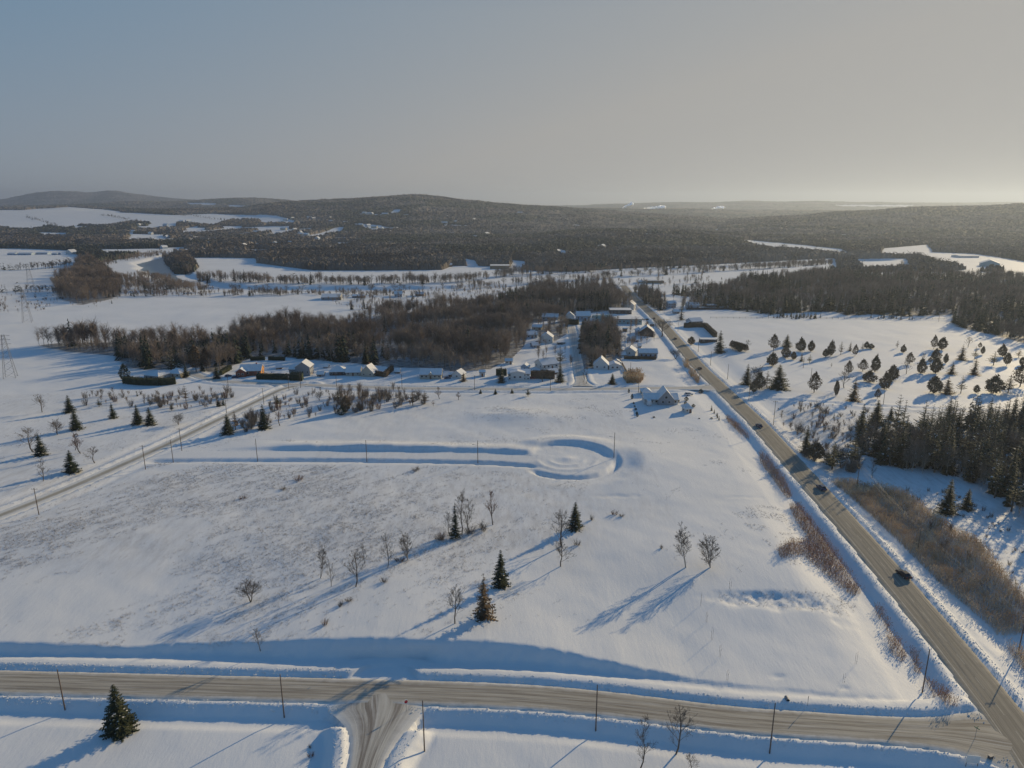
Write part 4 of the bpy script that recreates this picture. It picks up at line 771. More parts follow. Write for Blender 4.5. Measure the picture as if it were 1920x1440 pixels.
# far woods: a rough canopy with trees standing out of it
ya = [1180.]
while ya[-1] < 12500: ya.append(ya[-1] * 1.0032)
ya = np.array(ya); qa = np.linspace(-1.05, 1.05, 900); QA, YA = np.meshgrid(qa, ya); g = np.random.default_rng(5)
YA = YA * (1 + g.uniform(-.0014, .0014, YA.shape)); XA = (QA + g.uniform(-.0009, .0009, QA.shape)) * YA; ZT = h0(XA, YA); mk = far_forest(XA, YA, ZT)
hh = np.where(mk, 3.5 + 9 * g.random(YA.shape) ** 1.3 * (1 + .4 * (vnoise(XA / 70, YA / 70, 2) - .5)), -6.)
Vc = np.stack([XA.ravel(), YA.ravel(), (ZT + hh).ravel()], 1); Fc = grid_faces(len(qa), len(ya)); mf = mk.ravel()[Fc].any(1); Fc = Fc[mf]
used = np.unique(Fc); remap = np.zeros(len(Vc), np.int64); remap[used] = np.arange(len(used)); Fc = remap[Fc]; Vc = Vc[used]
xc, yc = Vc[Fc].mean(1)[:, 0], Vc[Fc].mean(1)[:, 1]; con = (fbm(xc / 330, yc / 200, 31, 4) + .25 * (g.random(len(xc)) - .5)) > .08
ob('distant_woods', mesh('distant_woods', Vc, Fc, [M['farwood'], M['fargreen']], con.astype(int)), kind='stuff', label='far leafless and evergreen woods covering the hills')
n = 60000; yy = 1180 * (4800 / 1180) ** g.random(n); xx = g.uniform(-.85, .85, n) * yy; zz = h0(xx, yy); m = far_forest(xx, yy, zz); q = np.stack([xx[m], yy[m]], 1)
mass('distant_treetops', q, (9, 15), [M['farwood'], M['bark'], M['fargreen']], 'single treetops standing out of the distant woods', 21, 0, SLOD, 4, 1.6, cfun=lambda x, y: .06 + .7 * (fbm(x / 330, y / 200, 31, 4) > .08))

def hedgerow(name, pts, n, label, w_=4, seed=1):
    P = wpoly(pts); g = np.random.default_rng(seed); s = np.r_[0, np.cumsum(np.hypot(*np.diff(P, axis=0).T))]; t = g.random(n) ** .9 * s[-1]; q = np.stack([np.interp(t, s, P[:, 0]), np.interp(t, s, P[:, 1])], 1) + g.normal(size=(n, 2)) * w_; mass(name, q, (6, 13), [M['farwood'], M['bark'], M['fargreen']], label, seed, .2, SLOD, 4, 1.5)
hedgerow('upper_field_hedgerow', [(50, 407), (80, 416), (125, 430)], 110, 'dark hedgerow crossing the left hillside field', 5, 71); hedgerow('hillside_hedgerow', [(188, 403), (215, 408), (240, 413)], 90, 'short hedgerow on the hillside field', 5, 72)
hedgerow('far_field_hedgerow', [(330, 402), (380, 409), (430, 415)], 90, 'hedgerow at the right of the hillside field', 5, 73); hedgerow('plain_hedgerow', [(0, 506), (50, 506), (100, 503), (130, 498)], 90, 'brushy line across the left plain', 4, 74)
hedgerow('farm_road_hedgerow', [(0, 548), (60, 546), (130, 552)], 70, 'brushy line along the far farm road', 4, 75); hedgerow('field_edge_row', [(0, 430), (60, 434), (130, 438), (190, 436), (250, 428)], 160, 'trees along the foot of the hillside field', 9, 76)
# tree rows along the river
for nm_, pl_, dn_, hr_, lb_ in [('river_hedgerow', [(200, 553), (620, 549), (760, 551), (760, 555), (620, 554), (200, 557)], .06, (4, 9), 'dark brush line beside the near river bank'),
        ('bank_willows', [(370, 531), (480, 533), (700, 536), (860, 532), (960, 519), (1100, 512), (1400, 499), (1400, 495), (1100, 508), (960, 513), (860, 526), (700, 529), (480, 527), (370, 525)], .024, (8, 15), 'leafless willows lining the far river bank'),
        ('frozen_bank_trees', [(860, 546), (1000, 533), (1160, 521), (1400, 507), (1560, 497), (1560, 493), (1400, 503), (1160, 516), (1000, 528), (860, 541)], .022, (8, 14), 'leafless trees lining the frozen river'),
        ('riverside_scrub', [(600, 556), (760, 556), (860, 545), (980, 536), (1000, 541), (980, 552), (880, 563), (760, 585), (690, 590), (640, 578)], .012, (3, 10), 'scattered leafless scrub around the riverside cottages'),
        ('marsh_brush', [(0, 545), (100, 540), (240, 556), (200, 575), (60, 585), (0, 590)], .008, (2, 6), 'scattered brush over the marshy snow'),
        ('bend_brush', [(160, 498), (200, 488), (300, 472), (325, 476), (300, 482), (220, 494), (180, 508)], .02, (4, 10), 'brush along the outer bank of the river bend'),
        ('open_bank_trees', [(230, 520), (300, 520), (330, 535), (400, 545), (400, 549), (240, 549)], .02, (8, 13), 'leafless trees between open water and field'),
        ('garden_copses', [(990, 640), (1062, 615), (1072, 700), (1040, 705), (1000, 690)], .004, (6, 11), 'bare garden trees among the village houses'),
        ('yard_copses', [(1120, 600), (1210, 610), (1240, 655), (1190, 680), (1168, 640)], .005, (5, 11), 'bare yard trees between the shops and the barn house'),
        ('far_roadside_trees', [(1215, 565), (1290, 560), (1330, 575), (1290, 590), (1240, 585)], .008, (7, 14), 'trees around the houses beyond the highway'),
        ('junction_trees', [(1110, 530), (1200, 528), (1300, 522), (1330, 515), (1330, 530), (1240, 540), (1190, 545)], .006, (6, 13), 'trees around the river junction')]:
    q = scatter(wpoly(pl_), dn_); q = q[vnoise(q[:, 0] / 16, q[:, 1] / 16, 33) > .28]; mass(nm_, q, hr_, [M['woodtwig'], M['bark'], M['fargreen']], lb_, 61, .07)
rows = []
def rowline(pts, n, label, group, hp, seed):
    g = np.random.default_rng(seed); p = np.array(pts, float); t = np.sort(g.random(n)); s = np.r_[0, np.cumsum(np.hypot(*np.diff(p, axis=0).T))]; s /= s[-1]
    for tt in t: 
        kk = ['bare0', 'bare1', 'wide0', 'tall1', 'bare2'][g.integers(5)]; hp_ = hp * g.uniform(.6, 1.15)
        tall_ = 'tall' if hp_ > hp else 'middling' if hp_ > hp * .8 else 'short'; kwd = {'bare0': 'round crowned', 'bare1': 'open crowned', 'wide0': 'spreading', 'tall1': 'slender', 'bare2': 'ragged'}[kk]
        rows.append((kk, BT, np.interp(tt, s, p[:, 0]), np.interp(tt, s, p[:, 1]) + g.uniform(-.6, .6), hp_, hp_ * .85, '%s %s %s, %s' % (tall_, kwd, label, ['leftmost fifth', 'left part', 'middle part', 'right part', 'rightmost fifth'][min(4, int(tt * 5))]), 'tree', group))
rowline([(372, 529), (480, 531), (700, 533), (860, 529), (960, 517)], 62, 'bare tree of the far river bank row', 'bare trees along the far river bank', 17, 1)
rowline([(240, 548), (480, 547), (720, 547), (900, 540), (1000, 531)], 34, 'bare tree of the near river bank row', 'bare trees along the near river bank', 15, 2)
rowline([(960, 531), (1100, 523), (1250, 514), (1400, 505), (1560, 495)], 52, 'bare tree by the frozen river', 'bare trees along the frozen river', 14, 3)
rowline([(230, 545), (270, 540), (310, 543)], 12, 'bare tree beside the open water', 'bare trees by the open water', 20, 4)
plants(rows)

# ------------------------------------------------------------------ reeds and dry grass
def blades(name, polys, dens, hr, m, label, wd=.035, seed=1, tuft=1, lean=.25, minlen=0, kindm='stuff', pts=None):
    g = np.random.default_rng(seed); q = np.concatenate([scatter(wpoly(p), dens, g) for p in polys]) if pts is None else pts
    q = np.repeat(q, tuft, 0) + (g.normal(size=(len(q) * tuft, 2)) * .18 if tuft > 1 else 0)
    edge = vnoise(q[:, 0] / 4, q[:, 1] / 4, 7); z = h(q[:, 0], q[:, 1]); L = g.uniform(*hr, len(q)) * (.7 + .5 * edge)
    S = np.stack([q[:, 0], q[:, 1], z - .05], 1); E = S + np.stack([g.normal(size=len(q)) * lean * L, g.normal(size=len(q)) * lean * L, L], 1)
    v1, f1 = slivers(S, E, np.full(len(q), wd), g); parts = [(v1, f1, 0)]
    if hr[1] > 1.5:
        mid = S + (E - S) * .78; v2, f2 = slivers(E + (E - S) * .02, mid, np.full(len(q), wd * 2.6), g); parts.append((v2, f2, 1))
    V, F, I = join(parts); return ob(name, mesh(name, V, F, [M[m], M[{'reed': 'plume', 'redreed': 'redplume'}.get(m, m)]], I), kind=kindm, label=label)
blades('reed_bed', [[(1556, 903), (1600, 905), (1650, 915), (1700, 928), (1745, 965), (1770, 980), (1800, 1005), (1830, 1012), (1870, 1062), (1900, 1100), (1950, 1150), (1940, 1185), (1870, 1192), (1850, 1170), (1760, 1093), (1690, 1022), (1620, 955)], [(1885, 1210), (1940, 1240), (1940, 1285), (1890, 1222)]], 11, (1.6, 3.0), 'reed', 'wide golden brown reed bed right of the highway', .035, 1)
blades('ditch_reeds', [[(1480, 952), (1500, 948), (1530, 990), (1560, 1030), (1592, 1075), (1616, 1112), (1600, 1119), (1570, 1100), (1540, 1072), (1505, 1042), (1465, 1050), (1455, 1030), (1480, 1018), (1515, 1012), (1492, 978)], [(1425, 850), (1438, 856), (1470, 900), (1486, 932), (1475, 936), (1455, 908), (1425, 868)], [(1360, 782), (1375, 788), (1403, 818), (1405, 826), (1390, 816), (1365, 792)], [(1636, 1135), (1656, 1140), (1660, 1168), (1646, 1160)], [(1655, 1168), (1668, 1172), (1672, 1186), (1660, 1182)], [(1662, 1190), (1680, 1195), (1700, 1232), (1690, 1245), (1668, 1225)], [(1704, 1218), (1722, 1225), (1728, 1265), (1715, 1262)], [(1732, 1272), (1760, 1282), (1795, 1325), (1775, 1332), (1745, 1300)]], 9, (1.3, 2.3), 'redreed', 'rusty reeds in the ditch left of the highway', .035, 2)
blades('tan_reeds', [[(1168, 708), (1180, 703), (1200, 703), (1207, 712), (1200, 719), (1175, 719)], [(1290, 698), (1300, 702), (1312, 716), (1308, 720), (1296, 708)], [(1280, 683), (1290, 684), (1294, 692), (1284, 690)]], 5, (3, 5), 'reed', 'tan reeds below the village woods', .09, 3)
# dry grass poking through the snow, in drifts
g = np.random.default_rng(33)
FIELD = [(-40, 1010), (0, 985), (120, 935), (300, 868), (500, 872), (900, 874), (1000, 895), (1100, 900), (1180, 905), (1420, 930), (1470, 960), (1450, 1000), (1560, 1110), (1600, 1140), (1700, 1290), (1400, 1290), (1200, 1240), (900, 1195), (600, 1195), (300, 1225), (-40, 1200)]
a_ = scatter(wpoly(FIELD), 2.6, g)
def streak(a, ln, wd, sd): return vnoise((a[:, 0] * .74 + a[:, 1] * .67) / ln, (a[:, 0] * .67 - a[:, 1] * .74) / wd, sd)
k_ = (.55 * streak(a_, 9, 2.2, 3) + .45 * streak(a_, 3, 1.0, 4)) * (.30 + 1.0 * streak(a_, 38, 16, 17)) * (1.35 - .75 * sstep(-70, 30, a_[:, 0])) * np.where(a_[:, 1] < 190, .8, 1.0)
a_ = a_[k_ > .36 + .42 * g.random(len(k_))]
UP = [(330, 845), (430, 812), (560, 790), (800, 765), (1000, 745), (1170, 745), (1200, 790), (1330, 800), (1420, 860), (1450, 900), (1160, 850), (1050, 828), (960, 838), (560, 830)]
b_ = scatter(wpoly(UP), .9, g); k2 = vnoise(b_[:, 0] / 9, b_[:, 1] / 6, 5) * (.4 + .8 * vnoise(b_[:, 0] / 45, b_[:, 1] / 30, 27)); b_ = b_[k2 > .45 + .4 * g.random(len(k2))]
LS = [(0, 980), (0, 740), (200, 730), (440, 745), (380, 800), (280, 845), (120, 915)]
c_ = scatter(wpoly(LS), .35, g); k3 = vnoise(c_[:, 0] / 9, c_[:, 1] / 6, 6) * (.4 + .9 * vnoise(c_[:, 0] / 40, c_[:, 1] / 30, 29)); c_ = c_[k3 > .42 + .4 * g.random(len(k3))]
d_ = scatter(wpoly([(1450, 770), (1640, 780), (1600, 860), (1540, 850), (1480, 800)]), .8, g); d2 = scatter(wpoly([(1640, 900), (1800, 930), (1920, 1020), (1960, 1100), (1900, 1080), (1800, 1000), (1700, 925)]), .5, g)
e_ = scatter(wpoly([(1345, 1112), (1440, 1108), (1560, 1112), (1610, 1135), (1590, 1160), (1480, 1142), (1350, 1130)]), .9, g); f_ = scatter(wpoly([(1350, 945), (1460, 950), (1500, 1000), (1540, 1060), (1480, 1060), (1400, 985)]), 1.2, g); f_ = f_[vnoise(f_[:, 0] / 5, f_[:, 1] / 5, 2) > .5]
blades('dry_grass', None, 0, (.2, .65), 'grass', 'dry grass stems poking through the field snow', .02, 5, 6, .6, pts=np.concatenate([a_, b_, c_, d_, d2, e_, f_]))
# chunks of ploughed snow along the road edges
g = np.random.default_rng(77); CH = []
def chunks(rd, d0, d1, per, s0=0, s1=1e9, sz=(.05, .2), name=None):
    X, Y, Z = rd['x'], rd['y'], rd['z']; s = np.r_[0, np.cumsum(np.hypot(np.diff(X), np.diff(Y)))]; a, b = max(0, s0), min(s[-1], s1); n = int((b - a) * per); t = g.uniform(a, b, n); d = g.uniform(min(d0, d1), max(d0, d1), n)
    x_, y_ = np.interp(t, s, X), np.interp(t, s, Y); x2, y2 = np.interp(t + .5, s, X), np.interp(t + .5, s, Y); tx, ty = x2 - x_, y2 - y_; L = np.hypot(tx, ty) + 1e-9; k = np.where(L > .1)[0]
    key = [q for q in ROADS if ROADS[q] is rd][0]; fl_ = sum([wd * np.exp(-(np.abs(t - (s[-1] if end else 0) - off_) / ln) ** 1.3) for (end, off_, wd, ln) in FLARE.get(key, [])]) if key in FLARE else 0 * t; d = d + np.sign(d) * fl_
    x_, y_ = (x_ - ty / L * d)[k], (y_ + tx / L * d)[k]; ok = np.ones(len(x_), bool)
    for q_ in ROADS:
        if q_ != key:
            b_ = ROADS[q_]['bb']; m_ = np.where((x_ > b_[0]) & (x_ < b_[1]) & (y_ > b_[2]) & (y_ < b_[3]))[0]
            if len(m_): dd, _z, ss = near_line(ROADS[q_], x_[m_], y_[m_]); ok[m_] &= np.abs(dd) > ROADS[q_]['hw'] + .3 + (7 * np.exp(-ss / 9) if q_ == 'side_road' else 0)
    x_, y_ = x_[ok], y_[ok]; k = k[ok]; r = (g.uniform(0, 1, len(k)) ** 2.2 * (sz[1] - sz[0]) + sz[0]); CH.append(np.stack([x_, y_, h(x_, y_) + r * .2, r], 1))
for side in (1, -1):
    chunks(ROADS['cross_road'], side * 4.6, side * 6.8, 9); chunks(ROADS['highway'], side * 5.3, side * 8.2, 9 if side > 0 else 16, 0, 420); chunks(ROADS['left_road'], side * 4.2, side * 6.5, 3); chunks(ROADS['side_road'], side * 3.5, side * 6.8, 9)
    chunks(ROADS['street'], side * 4.2, side * 6, 2); chunks(ROADS['cul_de_sac_lane'], side * 4.4, side * 5.5, 2)
C = np.concatenate(CH); n = len(C); O = np.array([(1, 0, 0), (-1, 0, 0), (0, 1, 0), (0, -1, 0), (0, 0, 1), (0, 0, -1)], float); OF = np.array([(0, 2, 4), (2, 1, 4), (1, 3, 4), (3, 0, 4), (2, 0, 5), (1, 2, 5), (3, 1, 5), (0, 3, 5)])
th = g.uniform(0, 6.28, n)[:, None]; sc = C[:, 3:4, None] * g.uniform(.6, 1.4, (n, 6, 1)); VV = O[None] * sc; VV = np.stack([VV[..., 0] * np.cos(th) - VV[..., 1] * np.sin(th), VV[..., 0] * np.sin(th) + VV[..., 1] * np.cos(th), VV[..., 2]], 2) + C[:, None, :3]
ob('snow_rubble', mesh('snow_rubble', VV.reshape(-1, 3), (OF[None] + 6 * np.arange(n)[:, None, None]).reshape(-1, 3), [M['snowcap']]), kind='stuff', label='chunks of ploughed snow lying along the road edges')

# ------------------------------------------------------------------ river
M['water'] = newmat('open_river_water')[0]; b_ = M['water'].node_tree.nodes['Principled BSDF']; b_.inputs['Base Color'].default_value = (.13, .17, .20, 1); b_.inputs['Roughness'].default_value = .32
M['ice'] = mat('river_ice_snow', (.70, .72, .74), .6, .08, .02)
def sheet(name, poly, m, off, label, kind='structure'):
    P = wpoly(poly); c = P.mean(0); n = len(P); z = float(h(P[:, 0], P[:, 1]).min()) + off
    # densify and roughen the outline
    Q = []
    for i in range(n):
        a, b = P[i], P[(i + 1) % n]; k = max(2, int(np.hypot(*(b - a)) / 12))
        for j in range(k):
            q = a + (b - a) * j / k; Q.append(q + [3 * fbm(q[0] / 14, q[1] / 14, 3, 2), 6 * fbm(q[0] / 14, q[1] / 14, 5, 2)])
    Q = np.array(Q); V = [(x, y, z) for x, y in Q]
    import mathutils
    tris = mathutils.geometry.tessellate_polygon([[mathutils.Vector((x, y, 0)) for x, y in Q]])
    V = np.array(V); tris = [t if np.cross(Q[t[1]] - Q[t[0]], Q[t[2]] - Q[t[0]]) > 0 else t[::-1] for t in tris]
    return ob(name, mesh(name, V, tris, [m]), kind=kind, label=label)
sheet('river_water', [(197, 497), (212, 492), (225, 490), (262, 486), (300, 481), (307, 481), (308, 490), (312, 498), (322, 510), (334, 522), (345, 527), (332, 532), (318, 531), (300, 516), (275, 512), (248, 506), (228, 509), (212, 505), (200, 501)], M['water'], .55, 'open grey water in the bend of the river')

# ------------------------------------------------------------------ materials for built things
def W_(name, c, r=.7, s=3, v=.06): M[name] = mat(name, c, r, v, s)
W_('white_siding', (.62, .62, .60)); W_('grey_siding', (.30, .31, .33)); W_('beige_siding', (.48, .44, .36)); W_('blue_siding', (.33, .42, .52)); W_('red_brick', (.24, .09, .06), .85, 4, .2)
W_('orange_siding', (.55, .27, .10)); W_('cream_siding', (.66, .56, .36)); W_('dark_boards', (.075, .06, .055), .85, 3, .2); W_('teal_panels', (.24, .38, .42)); W_('trim', (.12, .11, .11)); W_('dark_shingles', (.07, .07, .08), .9, 4, .2)
W_('glass', (.03, .035, .045), .12, 1, .1); W_('door_paint', (.18, .10, .07)); W_('white_trim', (.7, .7, .7)); W_('tan_boards', (.30, .22, .14)); W_('teal_tarp', (.20, .38, .40))
W_('pole_wood', (.15, .11, .085), .9, 2, .2); W_('steel', (.22, .23, .25), .5, 2, .1); W_('ceramic', (.35, .36, .36), .4); W_('wire', (.30, .29, .28), .5)
M['wire'].node_tree.nodes['Principled BSDF'].inputs['Metallic'].default_value = .3
W_('tyre', (.02, .02, .02), .9); W_('rim', (.35, .35, .36), .4)
for k, c in dict(black_paint=(.015, .016, .02), blue_paint=(.04, .07, .14), grey_paint=(.12, .13, .14), white_paint=(.7, .7, .7), red_paint=(.25, .03, .03)).items():
    M[k] = mat(k, c, .3, .05, 1, spec=.5)
W_('lamp_glass', (.7, .7, .65), .2); W_('tail_red', (.4, .02, .02), .3); W_('sign_red', (.45, .03, .05), .5, 2, .03); W_('sign_white', (.75, .75, .72), .5, 2, .03); W_('sign_green', (.03, .18, .09), .5)
class MB:
    def __init__(s): s.V = []; s.F = []
    def box(s, x0, x1, y0, y1, z0, z1):
        o = len(s.V); s.V += [(x, y, z) for z in (z0, z1) for y in (y0, y1) for x in (x0, x1)]
        s.F += [tuple(o + i for i in f) for f in ((0, 2, 3, 1), (4, 5, 7, 6), (0, 1, 5, 4), (2, 6, 7, 3), (0, 4, 6, 2), (1, 3, 7, 5))]; return s
    def poly(s, V, F): o = len(s.V); s.V += list(V); s.F += [tuple(o + i for i in f) for f in F]; return s
    def slab(s, a, b, c, d, t):
        """slab under the quad a b c d (counter-clockwise from above), thickness t downward"""
        o = len(s.V); q = [a, b, c, d]; s.V += q + [(x, y, z - t) for x, y, z in q]
        s.F += [tuple(o + i for i in f) for f in ((0, 1, 2, 3), (7, 6, 5, 4), (0, 4, 5, 1), (1, 5, 6, 2), (2, 6, 7, 3), (3, 7, 4, 0))]; return s
    def tube(s, a, b, r0, r1=None, k=8):
        v, f = tubes(np.array([a], float), np.array([b], float), np.array([r0]), np.array([r0 if r1 is None else r1]), k); o = len(s.V); s.V += [tuple(p) for p in v]; s.F += [tuple(o + i for i in q) for q in f]
        s.F += [tuple(o + i for i in range(k))[::-1], tuple(o + k + i for i in range(k))]; return s
    def mesh(s, name, m, smooth=False): return mesh(name, s.V, s.F, [M[m]], smooth=smooth)
    def put(s, name, m, parent=None, smooth=False, **k): return ob(name, s.mesh(name, m, smooth), parent, **k)
def gable_roof(L, D, H, rise, par, roofm, ov=.45, t=.28, x0=None, x1=None):
    a, b = (-L / 2 - ov if x0 is None else x0), (L / 2 + ov if x1 is None else x1); s = rise / (D / 2); y = D / 2 + ov; ze = H - s * ov; zr = H + rise; m = MB()
    m.slab((a, -y, ze + t), (b, -y, ze + t), (b, 0, zr + t), (a, 0, zr + t), t); m.slab((a, 0, zr + t), (b, 0, zr + t), (b, y, ze + t), (a, y, ze + t), t - .003)
    r = m.put('roof', roofm, par); f = MB(); y2 = y + .08
    for sy in (-1, 1):
        f.box(a + .05, b - .05, min(sy * y, sy * y2), max(sy * y, sy * y2), ze - .16, ze + .1)
    f.put('eaves_trim', 'trim', r); return r
def hip_roof(L, D, H, rise, par, roofm, ov=.5):
    a, y = L / 2 + ov, D / 2 + ov; r = max(.2, L / 2 - D / 2); m = MB(); zt = H + .1
    m.poly([(-a, -y, H - .1), (a, -y, H - .1), (a, y, H - .1), (-a, y, H - .1), (-a, -y, zt), (a, -y, zt), (a, y, zt), (-a, y, zt), (-r, 0, H + rise), (r, 0, H + rise)],
           [(3, 2, 1, 0), (0, 1, 5, 4), (1, 2, 6, 5), (2, 3, 7, 6), (3, 0, 4, 7), (4, 5, 9, 8), (5, 6, 9), (6, 7, 8, 9), (7, 4, 8)])
    return m.put('roof', roofm, par)
def flat_roof(L, D, H, par, roofm):
    r = MB().box(-L / 2 - .3, L / 2 + .3, -D / 2 - .3, D / 2 + .3, H, H + .35).put('roof', roofm, par); MB().box(-L / 2 - .25, L / 2 + .25, -D / 2 - .34, -D / 2 - .302, H - .3, H + .2).put('eaves_trim', 'trim', r); return r
def window(par, x, y, z, w, hh, axis='y', side=-1, trim='white_trim'):
    f = MB(); p = MB()
    if axis == 'y':
        f.box(x - w / 2, x + w / 2, *sorted((y, y + side * .06)), z, z + hh); p.box(x - w / 2 + .12, x + w / 2 - .12, *sorted((y + side * .05, y + side * .09)), z + .12, z + hh - .12)
    else:
        f.box(*sorted((y, y + side * .06)), x - w / 2, x + w / 2, z, z + hh); p.box(*sorted((y + side * .05, y + side * .09)), x - w / 2 + .12, x + w / 2 - .12, z + .12, z + hh - .12)
    o = f.put('window', trim, par); p.put('pane', 'glass', o)
def walls(L, D, H, rise, par, m, gable=True):
    w_ = MB(); a, y = L / 2, D / 2; V = [(-a, -y, -1), (a, -y, -1), (a, y, -1), (-a, y, -1), (-a, -y, H), (a, -y, H), (a, y, H), (-a, y, H)]; F = [(0, 1, 5, 4), (2, 3, 7, 6)]
    if gable and rise > 0: V += [(-a, 0, H + rise - .02), (a, 0, H + rise - .02)]; F += [(1, 2, 6, 9, 5), (3, 0, 4, 8, 7)]
    else: F += [(1, 2, 6, 5), (3, 0, 4, 7), (4, 5, 6, 7)]
    return w_.poly(V, F).put('wall', m, par)
def house(u, v, wpx, hpx, label, yaw=0, D=9, rise=2.2, wall='white_siding', roof='snowcap', kind='gable', nwin=3, door=True, chim=False, name='house', cat='house', group=None, floors=1, wing=None, L=None, H=None, dormer=False, wins=True, gwin=1, gcol=None):
    p = at1(u, v); d = depth_of(p); mpp = d / FPX; L = L or wpx * mpp; H = H or hpx * mpp
    p = p + np.array([0, D * .35, 0]); p[2] = float(h(p[0], p[1])[0])
    e = empty(name, p, R(yaw), label=label, cat=cat, group=group); walls(L, D, H, rise, e, wall, kind == 'gable')
    (gable_roof if kind == 'gable' else hip_roof)(L, D, H, rise, e, roof) if kind != 'flat' else flat_roof(L, D, H, e, roof)
    if gcol:
        q = MB(); q.poly([(L / 2 + .02, -D / 2, 0), (L / 2 + .02, D / 2, 0), (L / 2 + .02, D / 2, H), (L / 2 + .02, 0, H + rise - .1), (L / 2 + .02, -D / 2, H)], [(0, 1, 2, 3, 4)]); q.put('gable_cladding', gcol, e)
    fh = H / floors
    if wins:
        for fl in range(floors):
            for i in range(nwin):
                x = (i + .5) / nwin * L - L / 2
                if door and fl == 0 and i == nwin // 2: continue
                window(e, x, -D / 2, fl * fh + fh * .35, min(1.5, L / nwin * .5), fh * .42)
        for i in range(gwin):
            for sx in (-1, 1): window(e, (i + .5) / gwin * D - D / 2, sx * (L / 2 + (.03 if gcol else 0)), H * .35, 1.2, min(1.3, H * .4), 'x', sx)
    if door:
        x = (nwin // 2 + .5) / nwin * L - L / 2 if nwin else 0; MB().box(x - .55, x + .55, -D / 2 - .07, -D / 2, 0, min(2.1, H * .85)).put('door', 'door_paint', e)
    if chim: MB().box(L * .2, L * .2 + .8, .3, 1.1, H + rise * .4, H + rise + 1.0).put('chimney', 'red_brick', e)
    if dormer:
        q = MB(); q.poly([(-1.6, -D / 2 - .5, H - .1), (1.6, -D / 2 - .5, H - .1), (0, -D / 2 - .5, H + 1.5), (-1.6, 0, H + 1.0), (1.6, 0, H + 1.0), (0, 0, H + 1.5)], [(0, 1, 2)]); q.put('dormer', wall, e)
        q = MB(); q.slab((-1.9, -D / 2 - .7, H - .1), (0, -D / 2 - .7, H + 1.75), (0, .2, H + 1.75), (-1.9, .2, H - .1), .2); q.slab((0, -D / 2 - .7, H + 1.75), (1.9, -D / 2 - .7, H - .1), (1.9, .2, H - .1), (0, .2, H + 1.75), .2); q.put('dormer_roof', roof, e)
    if wing:
        dx, dy, WL, WD, WH, wr, wm, wyaw = wing; n0 = set(e.children)
        walls(WL, WD, WH, wr, e, wm); gable_roof(WL, WD, WH, wr, e, roof)
        for sx in (-1, 1):
            window(e, -WD * .2, sx * WL / 2, WH * .35, min(1.5, WD * .25), min(1.3, WH * .45), 'x', sx); window(e, WD * .2, sx * WL / 2, WH * .35, min(1.5, WD * .25), min(1.3, WH * .45), 'x', sx)
            if wr > 4: window(e, 0, sx * WL / 2, WH + .3, 1.6, 1.6, 'x', sx)
        if WL > 5: window(e, 0, -WD / 2, WH * .35, 1.4, WH * .4)
        for c in e.children:
            if c not in n0: c.location = (dx, dy, 0); c.rotation_euler = (0, 0, R(wyaw))
    return e
# houses along the street, left to right
house(291, 711, 34, 8, 'left of two hipped bungalows behind a dark cedar screen', -18, 11, 2.6, 'grey_siding', kind='hip', nwin=3, name='bungalow')
house(329, 706, 30, 8, 'right of two hipped bungalows, beside a small spruce', -12, 10, 2.6, 'beige_siding', kind='hip', nwin=3, name='bungalow')
house(470, 704, 38, 10, 'brick house with orange end wall and front gable', 6, 9, 3.2, 'red_brick', nwin=4, chim=True, wing=(-5.5, -3.6, 7, 6.4, 3.6, 2.0, 'red_brick', 90), gcol='orange_siding')
house(569, 704, 26, 17, 'tall grey two storey house with sunlit cream side', 90, 9.5, 3.4, 'grey_siding', nwin=3, floors=2, gwin=3, wing=(0, 6.5, 6, 6, 4.2, 1.6, 'grey_siding', 90))
house(601, 706, 12, 5, 'small shed right of the tall grey house', 0, 4, 1.5, 'grey_siding', nwin=1, door=True, wins=False, name='garden_shed', cat='shed')
house(634, 703, 31, 7, 'hipped house with dark front next to the small shed', 4, 10, 3.0, 'dark_boards', kind='hip', nwin=4)
house(662, 704, 26, 7, 'long low snow roofed wing house left of the steep gable', 3, 9, 2.8, 'beige_siding', nwin=3)
house(691, 706, 22, 8, 'green grey house with steep snow patched front gable', 78, 9, 4.6, 'beige_siding', nwin=2, chim=True, gwin=2)
house(808, 710, 40, 9, 'beige bungalow with blue shaded roof and centre dormer', -1, 9, 2.9, 'beige_siding', nwin=5, dormer=True)
house(860, 709, 20, 8, 'small pale garage with sunlit gable beside a brown spruce', 70, 7, 2.4, 'white_siding', nwin=1, name='garage', cat='garage')
house(848, 706, 13, 4, 'low woodshed left of the pale garage', 0, 3.5, .8, 'dark_boards', nwin=1, wins=False, name='wood_shed', cat='shed')
house(904, 706, 10, 9, 'little white shed standing alone in the long yard', 5, 4, .9, 'white_siding', nwin=1, name='garden_shed', cat='shed')
house(973, 712, 41, 13, 'wide pale blue two storey house right of a dark spruce', 0, 11, 1.8, 'white_siding', nwin=6, floors=2, chim=False, wing=(-1, -4, 5, 9, 5.4, 1.0, 'white_siding', 90))
house(954, 683, 13, 7, 'small pale shed behind the wide two storey house', 0, 5, 1.2, 'white_siding', nwin=2, name='garden_shed', cat='shed')
house(1025, 691, 34, 9, 'long white house with lit roof edge left of the big pine', 28, 11, 3.2, 'white_siding', nwin=4, gwin=2)
house(985, 693, 14, 6, 'small gabled shed left of the long white house', 75, 5, 1.8, 'blue_siding', nwin=1, name='garden_shed', cat='shed')
house(1026, 643, 22, 11, 'white two storey gable house beside the village street', 82, 10, 3.6, 'white_siding', nwin=2, floors=2, gwin=2, chim=True)
house(996, 634, 20, 7, 'pale house half hidden at the edge of the big wood', 10, 9, 2.0, 'blue_siding', nwin=3)
house(1032, 600, 30, 6, 'long snow roofed house at the back of the village street', -6, 12, 2.8, 'blue_siding', nwin=4)
